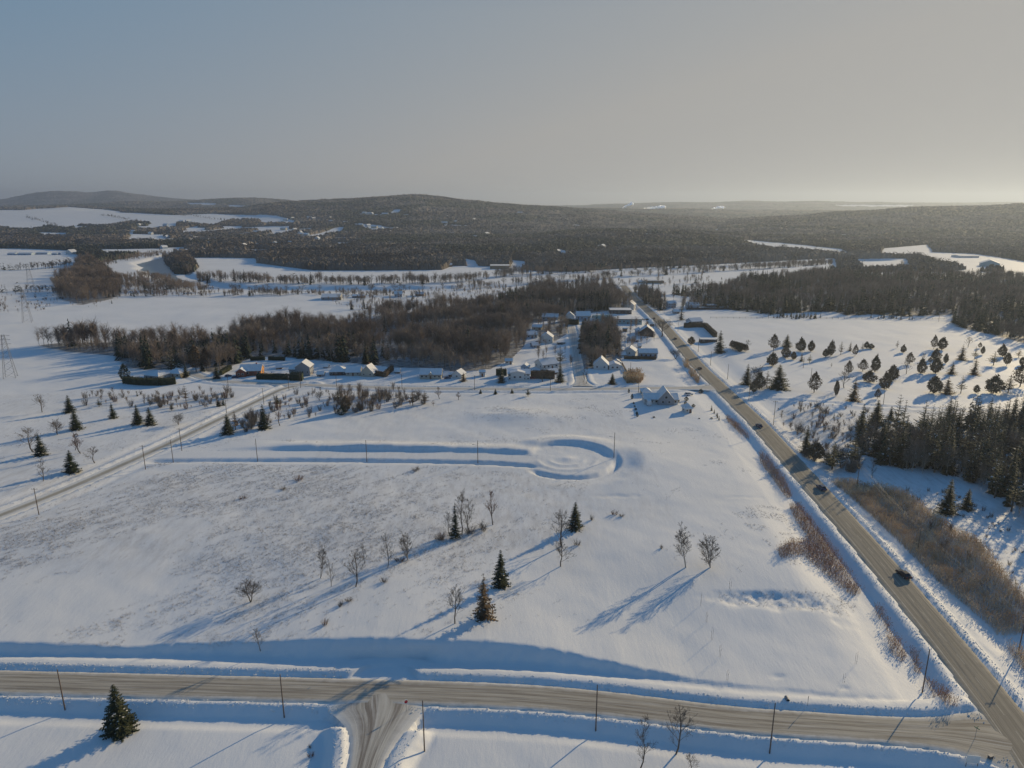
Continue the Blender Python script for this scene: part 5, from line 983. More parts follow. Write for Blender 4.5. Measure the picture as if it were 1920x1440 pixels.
house(1069, 602, 12, 10, 'narrow white gable house at the end of the village street', 88, 8, 3.4, 'white_siding', nwin=1, floors=2)
house(1094, 600, 26, 8, 'wide roofed pale house right of the narrow white gable', 0, 14, 3.6, 'blue_siding', nwin=4, floors=1)
house(1164, 588, 40, 5, 'long low flat roofed commercial building, rear one of two', -3, 16, 0, 'dark_boards', kind='flat', nwin=6, name='commercial_building', cat='building', H=4)
house(1177, 607, 52, 9, 'long teal walled commercial building in front of its twin', -2, 15, 0, 'teal_panels', kind='flat', nwin=7, name='commercial_building', cat='building')
house(1182, 580, 22, 9, 'white house with two gables by the far highway', 70, 11, 4.2, 'white_siding', nwin=3, floors=1, wing=(4, 5, 9, 8, 4, 3, 'white_siding', 80))
house(1214, 630, 26, 9, 'dark gabled barn house beside the big elm', 80, 12, 4.4, 'dark_boards', nwin=1, chim=True, wing=(5, 6, 9, 7, 3.4, 1.8, 'blue_siding', 10))
house(1183, 666, 22, 8, 'white gable house with snow roof by the village woods', 72, 9, 3.0, 'white_siding', nwin=2, wing=(3, 7, 8, 6, 2.6, 1.4, 'white_siding', 0))
house(1215, 671, 34, 10, 'long pale blue house above a dark clipped hedge', -1, 8, 2.4, 'blue_siding', nwin=4, door=False)
house(1128, 693, 22, 10, 'white gable house at the village street corner', 80, 10, 4.6, 'white_siding', nwin=1, gwin=2, wing=(1, -9, 8, 8, 3.2, 1.6, 'white_siding', 10))
house(1157, 686, 10, 6, 'small gabled garage right of the white corner house', 88, 6, 2.0, 'white_siding', nwin=1, name='garage', cat='garage')
house(1172, 622, 8, 6, 'little brown booth on the lot below the teal building', 0, 3, .3, 'tan_boards', nwin=1, wins=False, name='booth', cat='shed')
fh_ = house(1239, 757, 62, 7, 'big grey farmhouse with steep central gable beside the highway', -2, 9, 2.4, 'white_siding', nwin=7, chim=True, H=3.0, wing=(2.5, -.6, 10.6, 9, 3.4, 5.2, 'grey_siding', 90))
house(1212, 741, 16, 7, 'hip roofed garage left of the farmhouse', 0, 8, 1.8, 'beige_siding', kind='hip', nwin=1, name='garage', cat='garage')
house(1289, 774, 13, 9, 'small white summer house with pointed roof below the yard', 12, 4.6, 2.6, 'white_siding', kind='hip', nwin=2, name='summer_house', cat='summer house')
house(1303, 611, 24, 9, 'blue white two storey house behind a tall hedge across the highway', 20, 10, 2.6, 'blue_siding', nwin=3, floors=2)
house(1295, 612, 18, 5, 'low lit gable outbuilding before the hedged blue house', 75, 8, 2.4, 'dark_boards', nwin=1, wins=False, name='outbuilding', cat='shed')
house(1329, 642, 30, 4, 'low flat snow roofed shed beside the big highway spruce', -4, 7, 0, 'dark_boards', kind='flat', nwin=3, name='stable', cat='shed', H=2.6)
house(1259, 577, 15, 8, 'pale house among trees right of the far highway', 5, 9, 2.4, 'blue_siding', nwin=3, floors=2)
house(1299, 580, 22, 8, 'pale house at the left end of the dark board fence', 0, 11, 2.4, 'blue_siding', nwin=4)
house(1334, 575, 18, 3, 'long grey shed on the snow behind the board fence', 0, 8, .8, 'dark_boards', nwin=3, name='long_shed', cat='shed')
house(1225, 531, 40, 5, 'long brown store building near the river junction', -6, 20, 0, 'tan_boards', kind='flat', nwin=5, name='store_building', cat='building')
house(1205, 531, 14, 3, 'low lit building left of the brown store', -6, 14, 1.5, 'beige_siding', nwin=3, name='store_building', cat='building')
house(620, 562, 34, 5, 'long snow roofed farm building at the far wood edge', 4, 20, 3, 'grey_siding', nwin=4, name='farm_building', cat='barn')
house(746, 557, 14, 6, 'pale cottage right of a dark round cedar near the river', 10, 10, 3, 'blue_siding', nwin=3, name='cottage', cat='house')
house(787, 555, 16, 4, 'low brown cottage near the river bank', 0, 9, 2, 'tan_boards', nwin=3, name='cottage', cat='house')
house(672, 558, 22, 3, 'long low dark cottage near the river', 0, 9, 1.6, 'dark_boards', nwin=3, name='cottage', cat='house')
house(937, 504, 36, 6, 'large brown building on the far river bank', 0, 26, 0, 'tan_boards', kind='flat', nwin=6, name='riverside_building', cat='building')
house(836, 500, 22, 3, 'long snow roofed barn on the far river bank', 0, 16, 3, 'dark_boards', nwin=3, name='barn', cat='barn')
house(1017, 477, 14, 4, 'brown building in the hillside clearing', 0, 20, 2, 'tan_boards', nwin=3, name='hillside_building', cat='building')
house(1862, 500, 26, 6, 'large teal gabled hall beyond the river at right', 60, 30, 6, 'teal_panels', nwin=3, wins=False, name='industrial_hall', cat='hall')
house(1795, 502, 24, 3, 'long low pale building left of the teal hall', 0, 30, 1.5, 'white_siding', nwin=4, name='industrial_building', cat='building')
house(1815, 483, 36, 3, 'low snowy roofed building behind the teal hall', 0, 30, 1.5, 'white_siding', nwin=4, wins=False, name='industrial_building', cat='building')
house(131, 477, 12, 4, 'white gabled barn at the end of the left farm row', 65, 22, 6, 'white_siding', nwin=2, wins=False, name='barn', cat='barn')
for i, (u, wd) in enumerate([(22, 14), (47, 26), (79, 22), (103, 10)]): house(u, 478 + (i == 2) * -1, wd, 2.5, 'low blue farm shed, %s from left in the far farm row' % ORD[i], 0, 14, 2, 'blue_siding', nwin=3, wins=False, name='farm_shed', cat='barn', group='far farm row at left')
for (u, v, w_, h_, lb, yw, DD, wl, kd) in [(1168, 655, 9, 4, 'uppermost small white shed by the village woods edge', 0, 5, 'white_siding', 'gable'), (1167, 661, 10, 3, 'middle small blue shed by the village woods edge', 0, 5, 'blue_siding', 'gable'), (1168, 668, 9, 3, 'lowest small shed by the village woods edge', 10, 5, 'white_siding', 'gable'),
        (1052, 645, 15, 3, 'long open carport beside the village street', 0, 6, 'beige_siding', 'flat'), (1003, 652, 13, 5, 'small blue outbuilding left of the white two storey house', 15, 7, 'blue_siding', 'gable'), (1110, 606, 12, 5, 'small pale cabin behind the village woods', 20, 8, 'white_siding', 'gable'), (1128, 622, 12, 4, 'white roofed shed half hidden in the village woods', 30, 8, 'white_siding', 'gable'),
        (1186, 640, 9, 5, 'blue shed left of the dark barn house', 10, 6, 'blue_siding', 'gable'), (1199, 652, 5, 4, 'tiny blue hut below the barn house', 0, 3, 'blue_siding', 'gable'), (1148, 598, 14, 5, 'small low annex left of the teal building', 0, 8, 'grey_siding', 'gable'), (1008, 618, 18, 5, 'pale bungalow between big wood and village gardens', -10, 9, 'beige_siding', 'gable'),
        (1240, 556, 12, 5, 'small house beside the far highway woods', 60, 9, 'white_siding', 'gable'), (1216, 545, 14, 4, 'small shop right of the far highway', 10, 12, 'grey_siding', 'gable'), (1268, 588, 10, 4, 'little garage behind the tall far spruce', 0, 7, 'grey_siding', 'gable'), (745, 700, 9, 4, 'small snow covered shed behind the dark rear hedge', 0, 4, 'tan_boards', 'gable'), (522, 692, 10, 4, 'low play house in the snowy hedged garden', 20, 4, 'tan_boards', 'gable'), (1034, 702, 16, 4, 'low snow covered carport behind the tall cedar hedge', 25, 7, 'tan_boards', 'gable'), (611, 690, 8, 3, 'tiny shed behind the small shed row', 0, 4, 'grey_siding', 'gable')]:
    house(u, v, w_, h_, lb, yw, DD, 1.8 if kd == 'gable' else 0, wl, kind=kd, nwin=2, door=h_ > 3, name='outbuilding', cat='shed', wins=h_ > 3)
# hillside homes far away
FH = [(676, 424), (690, 425), (702, 428), (716, 431), (733, 432), (742, 431), (683, 402), (697, 403), (722, 404), (565, 441), (574, 442), (548, 412), (535, 414), (1046, 474), (1055, 478), (1028, 446), (1046, 445), (1130, 464), (282, 440), (312, 447), (357, 446), (393, 453), (452, 443), (465, 452), (340, 418), (352, 417), (502, 478), (515, 458), (580, 411), (1180, 438), (620, 418), (428, 452), (486, 462), (530, 446), (310, 424), (262, 424), (225, 440)]
g = np.random.default_rng(91); FH += [(float(g.uniform(170, 650)), float(g.uniform(430, 470))) for _ in range(34)] + [(float(g.uniform(560, 1000)), float(g.uniform(400, 470))) for _ in range(16)]
for i, (u, v) in enumerate(FH): house(u, v, 8 + (i % 3) * 2, 3, 'tiny %s house on the far hillside, %s %s' % (['white', 'blue', 'beige'][i % 3], 'far left above the river bend' if u < 260 else 'above the river bend' if u < 400 else 'left of the big hill' if u < 560 else 'on the big hill' if u < 800 else 'right flank of the big hill', 'high up' if v < 425 else 'halfway up' if v < 450 else 'low down'), [0, 60, -20, 85][i % 4], 12, 4, ['white_siding', 'blue_siding', 'beige_siding'][i % 3], nwin=2, door=False, wins=False, name='hillside_house', cat='house', group='scattered houses on the far hillside')

# ------------------------------------------------------------------ hedges and fences
def hedge(pts, hgt, wid, label, m='spruce', name='hedge', cat='hedge', seed=1, base=0):
    g = np.random.default_rng(seed); P = wpoly(pts); V = []; F = []; o = 0; core = MB(); zz = []
    for a, b in zip(P[:-1], P[1:]):
        L = np.hypot(*(b - a)); t = (b - a) / L; nrm = np.array([-t[1], t[0]]); n = int(L * (hgt + wid) * 14)
        s = g.random(n) * L; side = g.random(n); w_ = np.where(side < .35, -wid / 2, np.where(side < .7, wid / 2, g.uniform(-.5, .5, n) * wid)); z_ = np.where(side < .7, g.random(n) * hgt, hgt * g.uniform(.9, 1.08, n))
        xy = a + t * s[:, None] + nrm * (w_ + g.normal(size=n) * .08)[:, None]; zb = h(xy[:, 0], xy[:, 1]); c = np.stack([xy[:, 0], xy[:, 1], zb + z_], 1)
        v = np.stack([c, c + g.normal(size=(n, 3)) * .26, c + g.normal(size=(n, 3)) * .26], 1).reshape(-1, 3); V.append(v)
        q = [a - nrm * wid * .42, b - nrm * wid * .42, b + nrm * wid * .42, a + nrm * wid * .42]; zq = [float(h(x, y)[0]) for x, y in q]
        core.poly([(x, y, z - .5) for (x, y), z in zip(q, zq)] + [(x, y, z + hgt * .93) for (x, y), z in zip(q, zq)], [(0, 1, 5, 4), (1, 2, 6, 5), (2, 3, 7, 6), (3, 0, 4, 7), (4, 5, 6, 7)])
    V = np.concatenate(V); k = len(V); VV = list(map(tuple, V)) + core.V; FF = [tuple(range(i, i + 3)) for i in range(0, k, 3)] + [tuple(k + i for i in f) for f in core.F]
    return ob(name, mesh(name, VV, FF, [M[m]]), label=label, cat=cat)
hedge([(482, 710), (550, 711)], 3.4, 3, 'long dark clipped hedge in front of the snowy garden', 'spruce', seed=1); hedge([(545, 712), (568, 712)], 4.6, 4, 'taller dark conifers at the right end of the long hedge', 'spruce', seed=2)
hedge([(470, 676), (497, 675)], 2.6, 2.5, 'left dark hedge behind the snowy garden', 'spruce', seed=3); hedge([(504, 675), (534, 676)], 2.6, 2.5, 'right dark hedge behind the snowy garden', 'spruce', seed=4)
hedge([(234, 718), (262, 721), (300, 722), (330, 719)], 4.2, 4, 'bushy dark cedar screen in front of the hipped bungalows', 'pine', seed=5); hedge([(414, 703), (432, 692)], 3, 2.5, 'short golden green hedge left of the brick house', 'pine', seed=6)
hedge([(701, 704), (722, 707)], 3.4, 1.5, 'rusty dark hedge beside the steep gable house', 'brownfir', seed=7); hedge([(722, 707), (736, 694)], 3.4, 2, 'dark hedge running back from the steep gable house', 'brownfir', seed=8)
hedge([(995, 709), (1040, 710)], 5.2, 2.4, 'tall dark cedar hedge between pale house and corner spruce', 'brownfir', seed=9); hedge([(930, 704), (950, 704)], 4.4, 2, 'dark hedge behind the spruce of the pale two storey house', 'spruce', seed=10)
hedge([(1170, 673), (1230, 674)], 2.2, 1.6, 'low dark clipped hedge in front of the long pale blue house', 'brownfir', seed=11); hedge([(1064, 608), (1085, 609)], 5, 2.5, 'dark hedge closing the end of the village street', 'spruce', seed=12)
hedge([(1282, 614), (1322, 614)], 4.2, 3, 'brown hedge before the house across the highway', 'brownfir', seed=13); hedge([(1322, 614), (1341, 632)], 4.2, 3, 'brown hedge running toward the low shed', 'brownfir', seed=14)
def fence(a, b, n, hgt, label, m='dark_boards', name='board_fence', solid=True):
    P = at([a[0], b[0]], [a[1], b[1]]); P0_, P1_ = P; e = empty(name, P0_, label=label, cat='fence'); D_ = P1_ - P0_; rail = MB(); ux = D_[:2] / np.hypot(*D_[:2]); nn = np.array([-ux[1], ux[0]])
    for i in range(n + 1):
        q = D_ * i / n; zg = float(h(P0_[0] + q[0], P0_[1] + q[1])[0]) - P0_[2]
        MB().box(q[0] - .08, q[0] + .08, q[1] - .08, q[1] + .08, zg - .4, zg + hgt + .1).put('post', m, e)
    for (z0_, z1_) in ([(.1, hgt)] if solid else [(hgt * .4, hgt * .4 + .12), (hgt * .85, hgt * .85 + .12)]):
        c = [(0, 0), (D_[0], D_[1]), (D_[0] + nn[0] * .07, D_[1] + nn[1] * .07), (nn[0] * .07, nn[1] * .07)]; zg = [0, D_[2], D_[2], 0]
        rail.poly([(x, y, z + z0_) for (x, y), z in zip(c, zg)] + [(x, y, z + z1_) for (x, y), z in zip(c, zg)], [(3, 2, 1, 0), (4, 5, 6, 7), (0, 1, 5, 4), (1, 2, 6, 5), (2, 3, 7, 6), (3, 0, 4, 7)])
    rail.put('boards', m, e); return e
fence((1287, 581), (1428, 581), 24, 2.4, 'long dark board fence across the snow beyond the golf course')
fence((1332, 597), (1770, 599), 40, 1.6, 'low rail fence along the back edge of the golf course', 'trim', 'rail_fence', False)
fence((1162, 676), (1175, 699), 9, 1.8, 'tan board fence beside the tan reed bed', 'tan_boards')

# ------------------------------------------------------------------ vehicles
def car_mesh():
    P = {}
    prof = [(-2.2, .35), (-2.2, .75), (-2.05, .92), (-1.2, 1.0), (1.1, .98), (1.9, .85), (2.2, .7), (2.22, .35)]
    def loft(pts, w0, w1, z0, z1):
        V = []; n = len(pts)
        for s in (-1, 1):
            for x, z in pts: wz = w0 + (w1 - w0) * min(1, max(0, (z - z0) / (z1 - z0))); V.append((x, s * wz, z))
        F = [tuple(range(n))[::-1] if False else tuple(range(n)), tuple(range(2 * n - 1, n - 1, -1))] + [(i, n + i, n + (i + 1) % n, (i + 1) % n) for i in range(n)]
        return V, F
    P['body'] = MB().poly(*loft(prof, .92, .82, .35, 1.0)); P['cabin'] = MB().poly(*loft([(-1.75, .97), (-1.35, 1.42), (.25, 1.45), (1.0, .96)], .80, .62, .97, 1.45)); P['roof_panel'] = MB().poly(*loft([(-1.3, 1.43), (-1.28, 1.49), (.2, 1.51), (.24, 1.44)], .64, .6, 1.43, 1.5))
    return P
CP = car_mesh(); CARM = {}
def car(u, v, yaw, paint, label, group=None, van=False, sc=1.0, onroad=None):
    p = at1(u, v); 
    if onroad:
        rd = ROADS[onroad]; sd, zr, s_ = near_line(rd, p[:1], p[1:2]); p[2] = zr[0] + .07
    e = empty('motor_home' if van else 'car', p, R(yaw), sc, label=label, cat='motor home' if van else 'car', group=group)
    if paint not in CARM: CARM[paint] = {k: m.mesh(k, 'glass' if k == 'cabin' else paint) for k, m in CP.items()}
    if van:
        MB().box(-3.4, 2.2, -1.15, 1.15, .5, 3.0).poly([(2.2, -1.1, .5), (3.4, -1.0, .5), (3.4, 1.0, .5), (2.2, 1.1, .5), (2.2, -1.1, 2.9), (2.5, -1.0, 2.1), (2.5, 1.0, 2.1), (2.2, 1.1, 2.9), (3.4, -1, 1.2), (3.4, 1, 1.2)], [(0, 1, 8, 5, 4), (3, 7, 6, 9, 2), (1, 2, 9, 8), (8, 9, 6, 5), (5, 6, 7, 4)]).put('body', paint, e)
        MB().box(-2.4, -1.4, -1.2, -1.151, 1.5, 2.2).put('side_window', 'glass', e); MB().box(-3.3, 2.1, -1.1, 1.1, 3.003, 3.2).put('roof_snow', 'snowcap', e); zs = 1.25; wx = (-2.1, 2.3)
    else:
        for k, m_ in CARM[paint].items(): ob(k, m_, e)
        zs = 1; wx = (-1.35, 1.4)
    if 'wheel' not in CARM:
        CARM['tyre'] = MB().tube((0, -.11, 0), (0, .11, 0), .33, k=14).mesh('tyre', 'tyre'); CARM['rim'] = MB().tube((0, -.13, 0), (0, .13, 0), .19, k=10).mesh('rim', 'rim'); CARM['wheel'] = 1
        CARM['head'] = MB().box(0, .04, -.16, .16, -.08, .08).mesh('headlight', 'lamp_glass'); CARM['tail'] = MB().box(-.04, 0, -.16, .16, -.08, .08).mesh('tail_light', 'tail_red')
    for x in wx:
        for s in (-1, 1):
            w_ = ob('wheel', CARM['tyre'], e); w_.location = (x, s * .84 * (1.2 if van else 1), .33); w_.scale = (zs,) * 3; ob('rim', CARM['rim'], w_)
    for s in (-1, 1):
        a = ob('headlight', CARM['head'], e); a.location = ((3.4 if van else 2.2), s * .62, .72); b = ob('tail_light', CARM['tail'], e); b.location = ((-3.4 if van else -2.2), s * .65, .78)
    return e
HY_ = 90
car(1694, 1080, 97, 'black_paint', 'dark car nearest on the highway beside its round shadow', 'cars driving on the highway', sc=1.15, onroad='highway')
car(1540, 917, 95, 'blue_paint', 'dark blue car on the highway beside the start of the reed bed', 'cars driving on the highway', sc=1.15, onroad='highway')
car(1423, 800, 94, 'blue_paint', 'dark car on the highway below the farmhouse', 'cars driving on the highway', sc=1.1, onroad='highway')
car(1312, 692, 94, 'black_paint', 'dark car on the highway above the street junction', 'cars driving on the highway', onroad='highway')
car(1266, 636, 94, 'grey_paint', 'grey car on the highway just past the big elm', 'cars driving on the highway', onroad='highway')
car(1226, 598, 94, 'black_paint', 'far dark car on the highway beside the commercial buildings', 'cars driving on the highway', onroad='highway')
car(1205, 600, 10, 'grey_paint', 'left parked car in front of the rear commercial building', 'parked cars by the commercial buildings'); car(1214, 600, 10, 'black_paint', 'right parked car in front of the rear commercial building', 'parked cars by the commercial buildings')
car(1232, 577, 5, 'grey_paint', 'left parked car across the far highway'); car(1237, 577, 5, 'black_paint', 'right parked car across the far highway')
car(1195, 641, 60, 'blue_paint', 'dark parked car in the yard of the barn house'); car(998, 710, 20, 'red_paint', 'red car parked beside the tall cedar hedge'); car(428, 706, 30, 'blue_paint', 'left dark blue car in the brick house driveway'); car(441, 709, 20, 'blue_paint', 'right dark blue car in the brick house driveway'); car(461, 704, 90, 'blue_paint', 'car tucked against the front of the brick house')
car(839, 710, 20, 'blue_paint', 'blue car parked by the pale garage'); car(1291, 741, 25, 'white_paint', 'snowy white car in the farmhouse drive', sc=1.25); car(1216, 759, 86, 'white_paint', 'white motor home parked left of the farmhouse', van=True)
car(1203, 535, 0, 'blue_paint', 'small blue car on the lot of the brown store'); car(1050, 646, 5, 'grey_paint', 'left car parked under the white two storey gable house'); car(1008, 643, 5, 'black_paint', 'dark car parked left of the white two storey gable house')

# ------------------------------------------------------------------ poles, lines and signs
PM = {}
PM['pole'] = MB().tube((0, 0, -.5), (0, 0, 10), .16, .11, 8).mesh('pole', 'pole_wood', True); PM['crossarm'] = MB().box(-1.2, 1.2, -.06, .06, 0, .12).mesh('crossarm', 'pole_wood'); PM['ins'] = MB().tube((0, 0, 0), (0, 0, .2), .06, .04, 6).mesh('insulator', 'ceramic')
PM['can'] = MB().tube((0, 0, 0), (0, 0, .9), .24, k=10).mesh('transformer', 'steel'); PM['larm'] = MB().tube((0, 0, 0), (1.9, 0, .5), .045, k=6).mesh('lamp_arm', 'steel'); PM['lhead'] = MB().poly([(1.8, -.14, .44), (2.5, -.1, .5), (2.5, .1, .5), (1.8, .14, .44), (1.85, -.1, .58), (2.4, -.06, .58), (2.4, .06, .58), (1.85, .1, .58)], [(3, 2, 1, 0), (4, 5, 6, 7), (0, 1, 5, 4), (1, 2, 6, 5), (2, 3, 7, 6), (3, 0, 4, 7)]).mesh('lamp_head', 'steel')
PTOP = {}
def pole(u, v, hp, label, cross=True, lamp=0, can=False, yaw=0, group='utility poles along the roads'):
    p = at1(u, v); d = depth_of(p); hd = math.hypot(p[0], p[1]); H = hp * d / FPX / (hd / math.hypot(hd, CAMZ - p[2])); H = min(max(H, 7.5), 13)
    e = empty('utility_pole', p, R(yaw), label=label, cat='pole', group=group); q = ob('pole', PM['pole'], e); q.scale = (1, 1, H / 10)
    if cross:
        c = ob('crossarm', PM['crossarm'], e); c.location = (0, .14, H - .5)
        for x in (-1, 0, 1): i = ob('insulator', PM['ins'], c); i.location = (x, 0, .12 + (.35 if x == 0 else 0))
    else: i = ob('insulator', PM['ins'], e); i.location = (0, 0, H)
    if can: t = ob('transformer', PM['can'], e); t.location = (.38, 0, H - 2)
    if lamp: a = ob('lamp_arm', PM['larm'], e); a.location = (0, 0, H - 2.2); a.rotation_euler = (0, 0, R(lamp)); b = ob('lamp_head', PM['lhead'], a)
    return np.array([p[0], p[1], p[2] + H])
A = [pole(122, 1331, 73, 'pole at left end of the cross road below the sanded lanes', False), pole(533, 1345, 73, 'pole between green spruce and side road', False), pole(796, 1409, 92, 'pole in the snowbank right of the side road', False), pole(1117, 1370, 75, 'pole below the cross road left of the thick bare tree', False), pole(1443, 1412, 84, 'pole below the cross road near the right corner', False), pole(1729, 1299, 78, 'leaning brown pole among reeds at the highway corner', False, can=False)]
B = [pole(73, 965, 50, 'pole nearest the bottom left end of the country road'), pole(273, 880, 45, 'pole on the country road left of the cul de sac mouth'), pole(341, 845, 42, 'pole on the country road above the cul de sac mouth'), pole(425, 775, 24, 'pole on the country road beside the two tiny spruces'), pole(495, 759, 31, 'pole on the country road above the tall corner spruce'), pole(542, 732, 30, 'pole at the bend where country road meets street', can=True), pole(631, 724, 24, 'pole on the street in front of the hipped dark house'), pole(754, 731, 29, 'pole on the street above the dense scrub'), pole(890, 731, 27, 'pole on the street below the small white shed'), pole(1032, 732, 26, 'pole on the street below the tall cedar hedge'), pole(1197, 736, 22, 'pole on the street beside the farmhouse')]
C_ = [pole(325, 867, 42, 'short pole at the mouth of the cul de sac', False, lamp=-80), pole(483, 865, 42, 'lamp pole on the cul de sac, second from its mouth', False, lamp=-80), pole(688, 866, 40, 'lamp pole on the cul de sac, third from its mouth', False, lamp=180), pole(896, 868, 41, 'lamp pole on the cul de sac, fourth from its mouth', False, lamp=180), pole(1151, 858, 46, 'lamp pole at the rim of the turning circle', False, lamp=180)]
D_ = [pole(1910, 1220, 64, 'double armed pole at the right edge beyond the reed bed'), pole(1720, 1035, 42, 'pole standing in the middle of the big reed bed'), pole(1606, 916, 46, 'pole at the upper tip of the big reed bed'), pole(1450, 797, 56, 'tall pole right of the highway on rough ground'), pole(1404, 750, 33, 'pole by the highway at the golf lane'), pole(1364, 711, 28, 'pole on the snow between highway and golf spruce', False), pole(1332, 685, 26, 'pole right of the highway level with the village corner', False), pole(1309, 660, 23, 'pole right of the highway below the low shed', False), pole(1271, 622, 18, 'pole before the hedge across the highway', False), pole(1233, 585, 14, 'pole beside the parked cars across the far highway', False)]
pole(564, 727, 31, 'pole just right of the street bend', False); pole(428, 725, 19, 'thin pole in front of the brick house', False); pole(1182, 700, 20, 'thin pole behind the tan reed bed', False); pole(834, 690, 22, 'tall pale pole beside the beige bungalow', False); pole(1506, 690, 16, 'pole on the golf course left part', False); pole(1520, 712, 22, 'pole on the golf course below the rounded trees', False); pole(1656, 758, 18, 'short pole beside the golf lane', False); pole(1760, 603, 14, 'far pole at the corner of the right woods', False)
def wires(name, pts, label, offs=((-1, 0), (0, .4), (1, 0)), drop=.5, r=.018):
    a = []; b = []
    for ox, oz in offs:
        for p, q in zip(pts[:-1], pts[1:]):
            t = np.linspace(0, 1, 9)[:, None]; L = np.linalg.norm(q - p); c = p + (q - p) * t; c[:, 2] -= 4 * (.012 * L) * (t * (1 - t))[:, 0]; c[:, 0] += ox; c[:, 2] += oz - drop; a.append(c[:-1]); b.append(c[1:])
    a, b = np.concatenate(a), np.concatenate(b); v, f = tubes(a, b, np.full(len(a), r), np.full(len(a), r), 3); ob(name, mesh(name, v, f, [M['wire']]), label=label, cat='power line')
wires('power_line', B, 'thin power line strung along the country road and street', offs=((0, .4),)); wires('power_line', D_[:5], 'power line of three wires crossing over the big reed bed')
wires('power_line', C_, 'thin cable between the cul de sac lamp poles', offs=((0, .4),), r=.012)
# lattice pylons on the left plain
def pylon(u, v, hp, label):
    p = at1(u, v); H = hp * depth_of(p) / FPX * 1.02; e = empty('lattice_pylon', p, R(25), label=label, cat='pylon', group='lattice pylons on the left plain'); w0, w1 = H * .12, H * .025
    c = [(-1, -1), (1, -1), (1, 1), (-1, 1)]
    for x, y in c: MB().tube((x * w0, y * w0, -.5), (x * w1, y * w1, H), .13, .09, 4).put('leg', 'steel', e)
    m = MB(); n = 9; zs = [H * (1 - (1 - i / n) ** 1.3) for i in range(n + 1)]
    for i in range(n):
        a = w0 + (w1 - w0) * zs[i] / H; b = w0 + (w1 - w0) * zs[i + 1] / H
        for k in range(4):
            (x0_, y0q), (x1_, y1q) = c[k], c[(k + 1) % 4]; m.tube((x0_ * a, y0q * a, zs[i]), (x1_ * b, y1q * b, zs[i + 1]), .05, k=3); m.tube((x1_ * a, y1q * a, zs[i]), (x0_ * b, y0q * b, zs[i + 1]), .05, k=3)
    m.put('lattice', 'steel', e)
    for f in (.78, .88, .97):
        a = MB().tube((-H * .13, 0, H * f), (H * .13, 0, H * f), .08, k=4); a.tube((-H * .13, 0, H * f), (0, 0, H * (f + .03)), .05, k=3); a.tube((H * .13, 0, H * f), (0, 0, H * (f + .03)), .05, k=3); a.put('arm', 'steel', e)
    return p + np.array([0, 0, H * .9])
pylon(20, 708, 80, 'large lattice pylon at the left edge of the snow plain'); pylon(52, 604, 60, 'middle lattice pylon standing behind the nearest one'); pylon(60, 548, 52, 'farthest lattice pylon beyond the marsh')
# signs
def sign(u, v, hgt, label, board, m, yaw=0, post=.04, name='road_sign', cat='sign'):
    p = at1(u, v); e = empty(name, p, R(yaw), label=label, cat=cat); MB().tube((0, 0, -.5), (0, 0, hgt), post, k=6).put('post', 'steel', e); board().put('panel', m, e); return e
def octagon():
    m = MB(); k = [(math.cos(math.pi / 8 + i * math.pi / 4) * .42, math.sin(math.pi / 8 + i * math.pi / 4) * .42) for i in range(8)]; m.poly([(x, .03, 2.5 + z) for x, z in k] + [(x, .06, 2.5 + z) for x, z in k], [tuple(range(8)), tuple(range(15, 7, -1))] + [(i, i + 8, (i + 1) % 8 + 8, (i + 1) % 8) for i in range(8)]); return m
st = sign(762, 1333, 2.9, 'red octagonal stop sign at the side road mouth', octagon, 'sign_red', 200); MB().box(-.35, .35, .02, .05, 3.0, 3.14).put('name_plate', 'sign_white', st)
sign(1514, 1323, 2.6, 'slim marker sign on the bank above the cross road', lambda: MB().box(-.15, .15, .04, .07, 1.6, 2.5), 'steel', 60)
sign(628, 1265, 2.2, 'thin white snow marker stake on the ploughed bank', lambda: MB().box(-.12, .12, .03, .05, 1.9, 2.2), 'sign_white', 0, .025)
s2 = sign(1828, 1384, 3.0, 'crossed street name sign at the highway corner', lambda: MB().box(-.55, .55, -.02, .02, 2.75, 2.95), 'sign_green', 30); MB().box(-.02, .02, -.55, .55, 2.52, 2.72).put('panel', 'sign_green', s2)
bb = empty('billboard', at1(1822, 1437), R(-8), label='pale lot billboard on posts at the bottom right corner', cat='billboard'); MB().box(-1.3, 1.3, -.05, .05, .9, 2.7).put('panel', 'sign_white', bb)
for x in (-1.1, 1.1): MB().tube((x, .1, -.5), (x, .1, 2.7), .06, k=6).put('post', 'pole_wood', bb)
cv = empty('mailbox', at1(1857, 1421), R(20), label='dark box half buried in the ditch by the billboard', cat='box'); MB().box(-.5, .5, -.3, .3, -.2, .6).put('body', 'trim', cv); MB().box(-.55, .55, -.35, .35, .603, .68).put('lid', 'steel', cv)
p = at1(1476, 1312); dr = empty('culvert_pipe', p, 0, label='round dark culvert end in a snow hollow above the cross road', cat='culvert'); MB().tube((0, -.5, .15), (0, .8, .15), .42, k=16).put('pipe', 'steel', dr); MB().tube((0, -.52, .15), (0, -.505, .15), .34, k=16).put('opening', 'tyre', dr)
hyd = empty('direction_board', at1(1222, 617), R(5), label='dark square business board on two posts by the highway', cat='sign'); MB().box(-2, 2, -.1, .1, 2.4, 4.6).put('panel', 'trim', hyd)
for x in (-1.6, 1.6): MB().tube((x, .2, 0), (x, .2, 4.6), .12, k=6).put('post', 'steel', hyd)
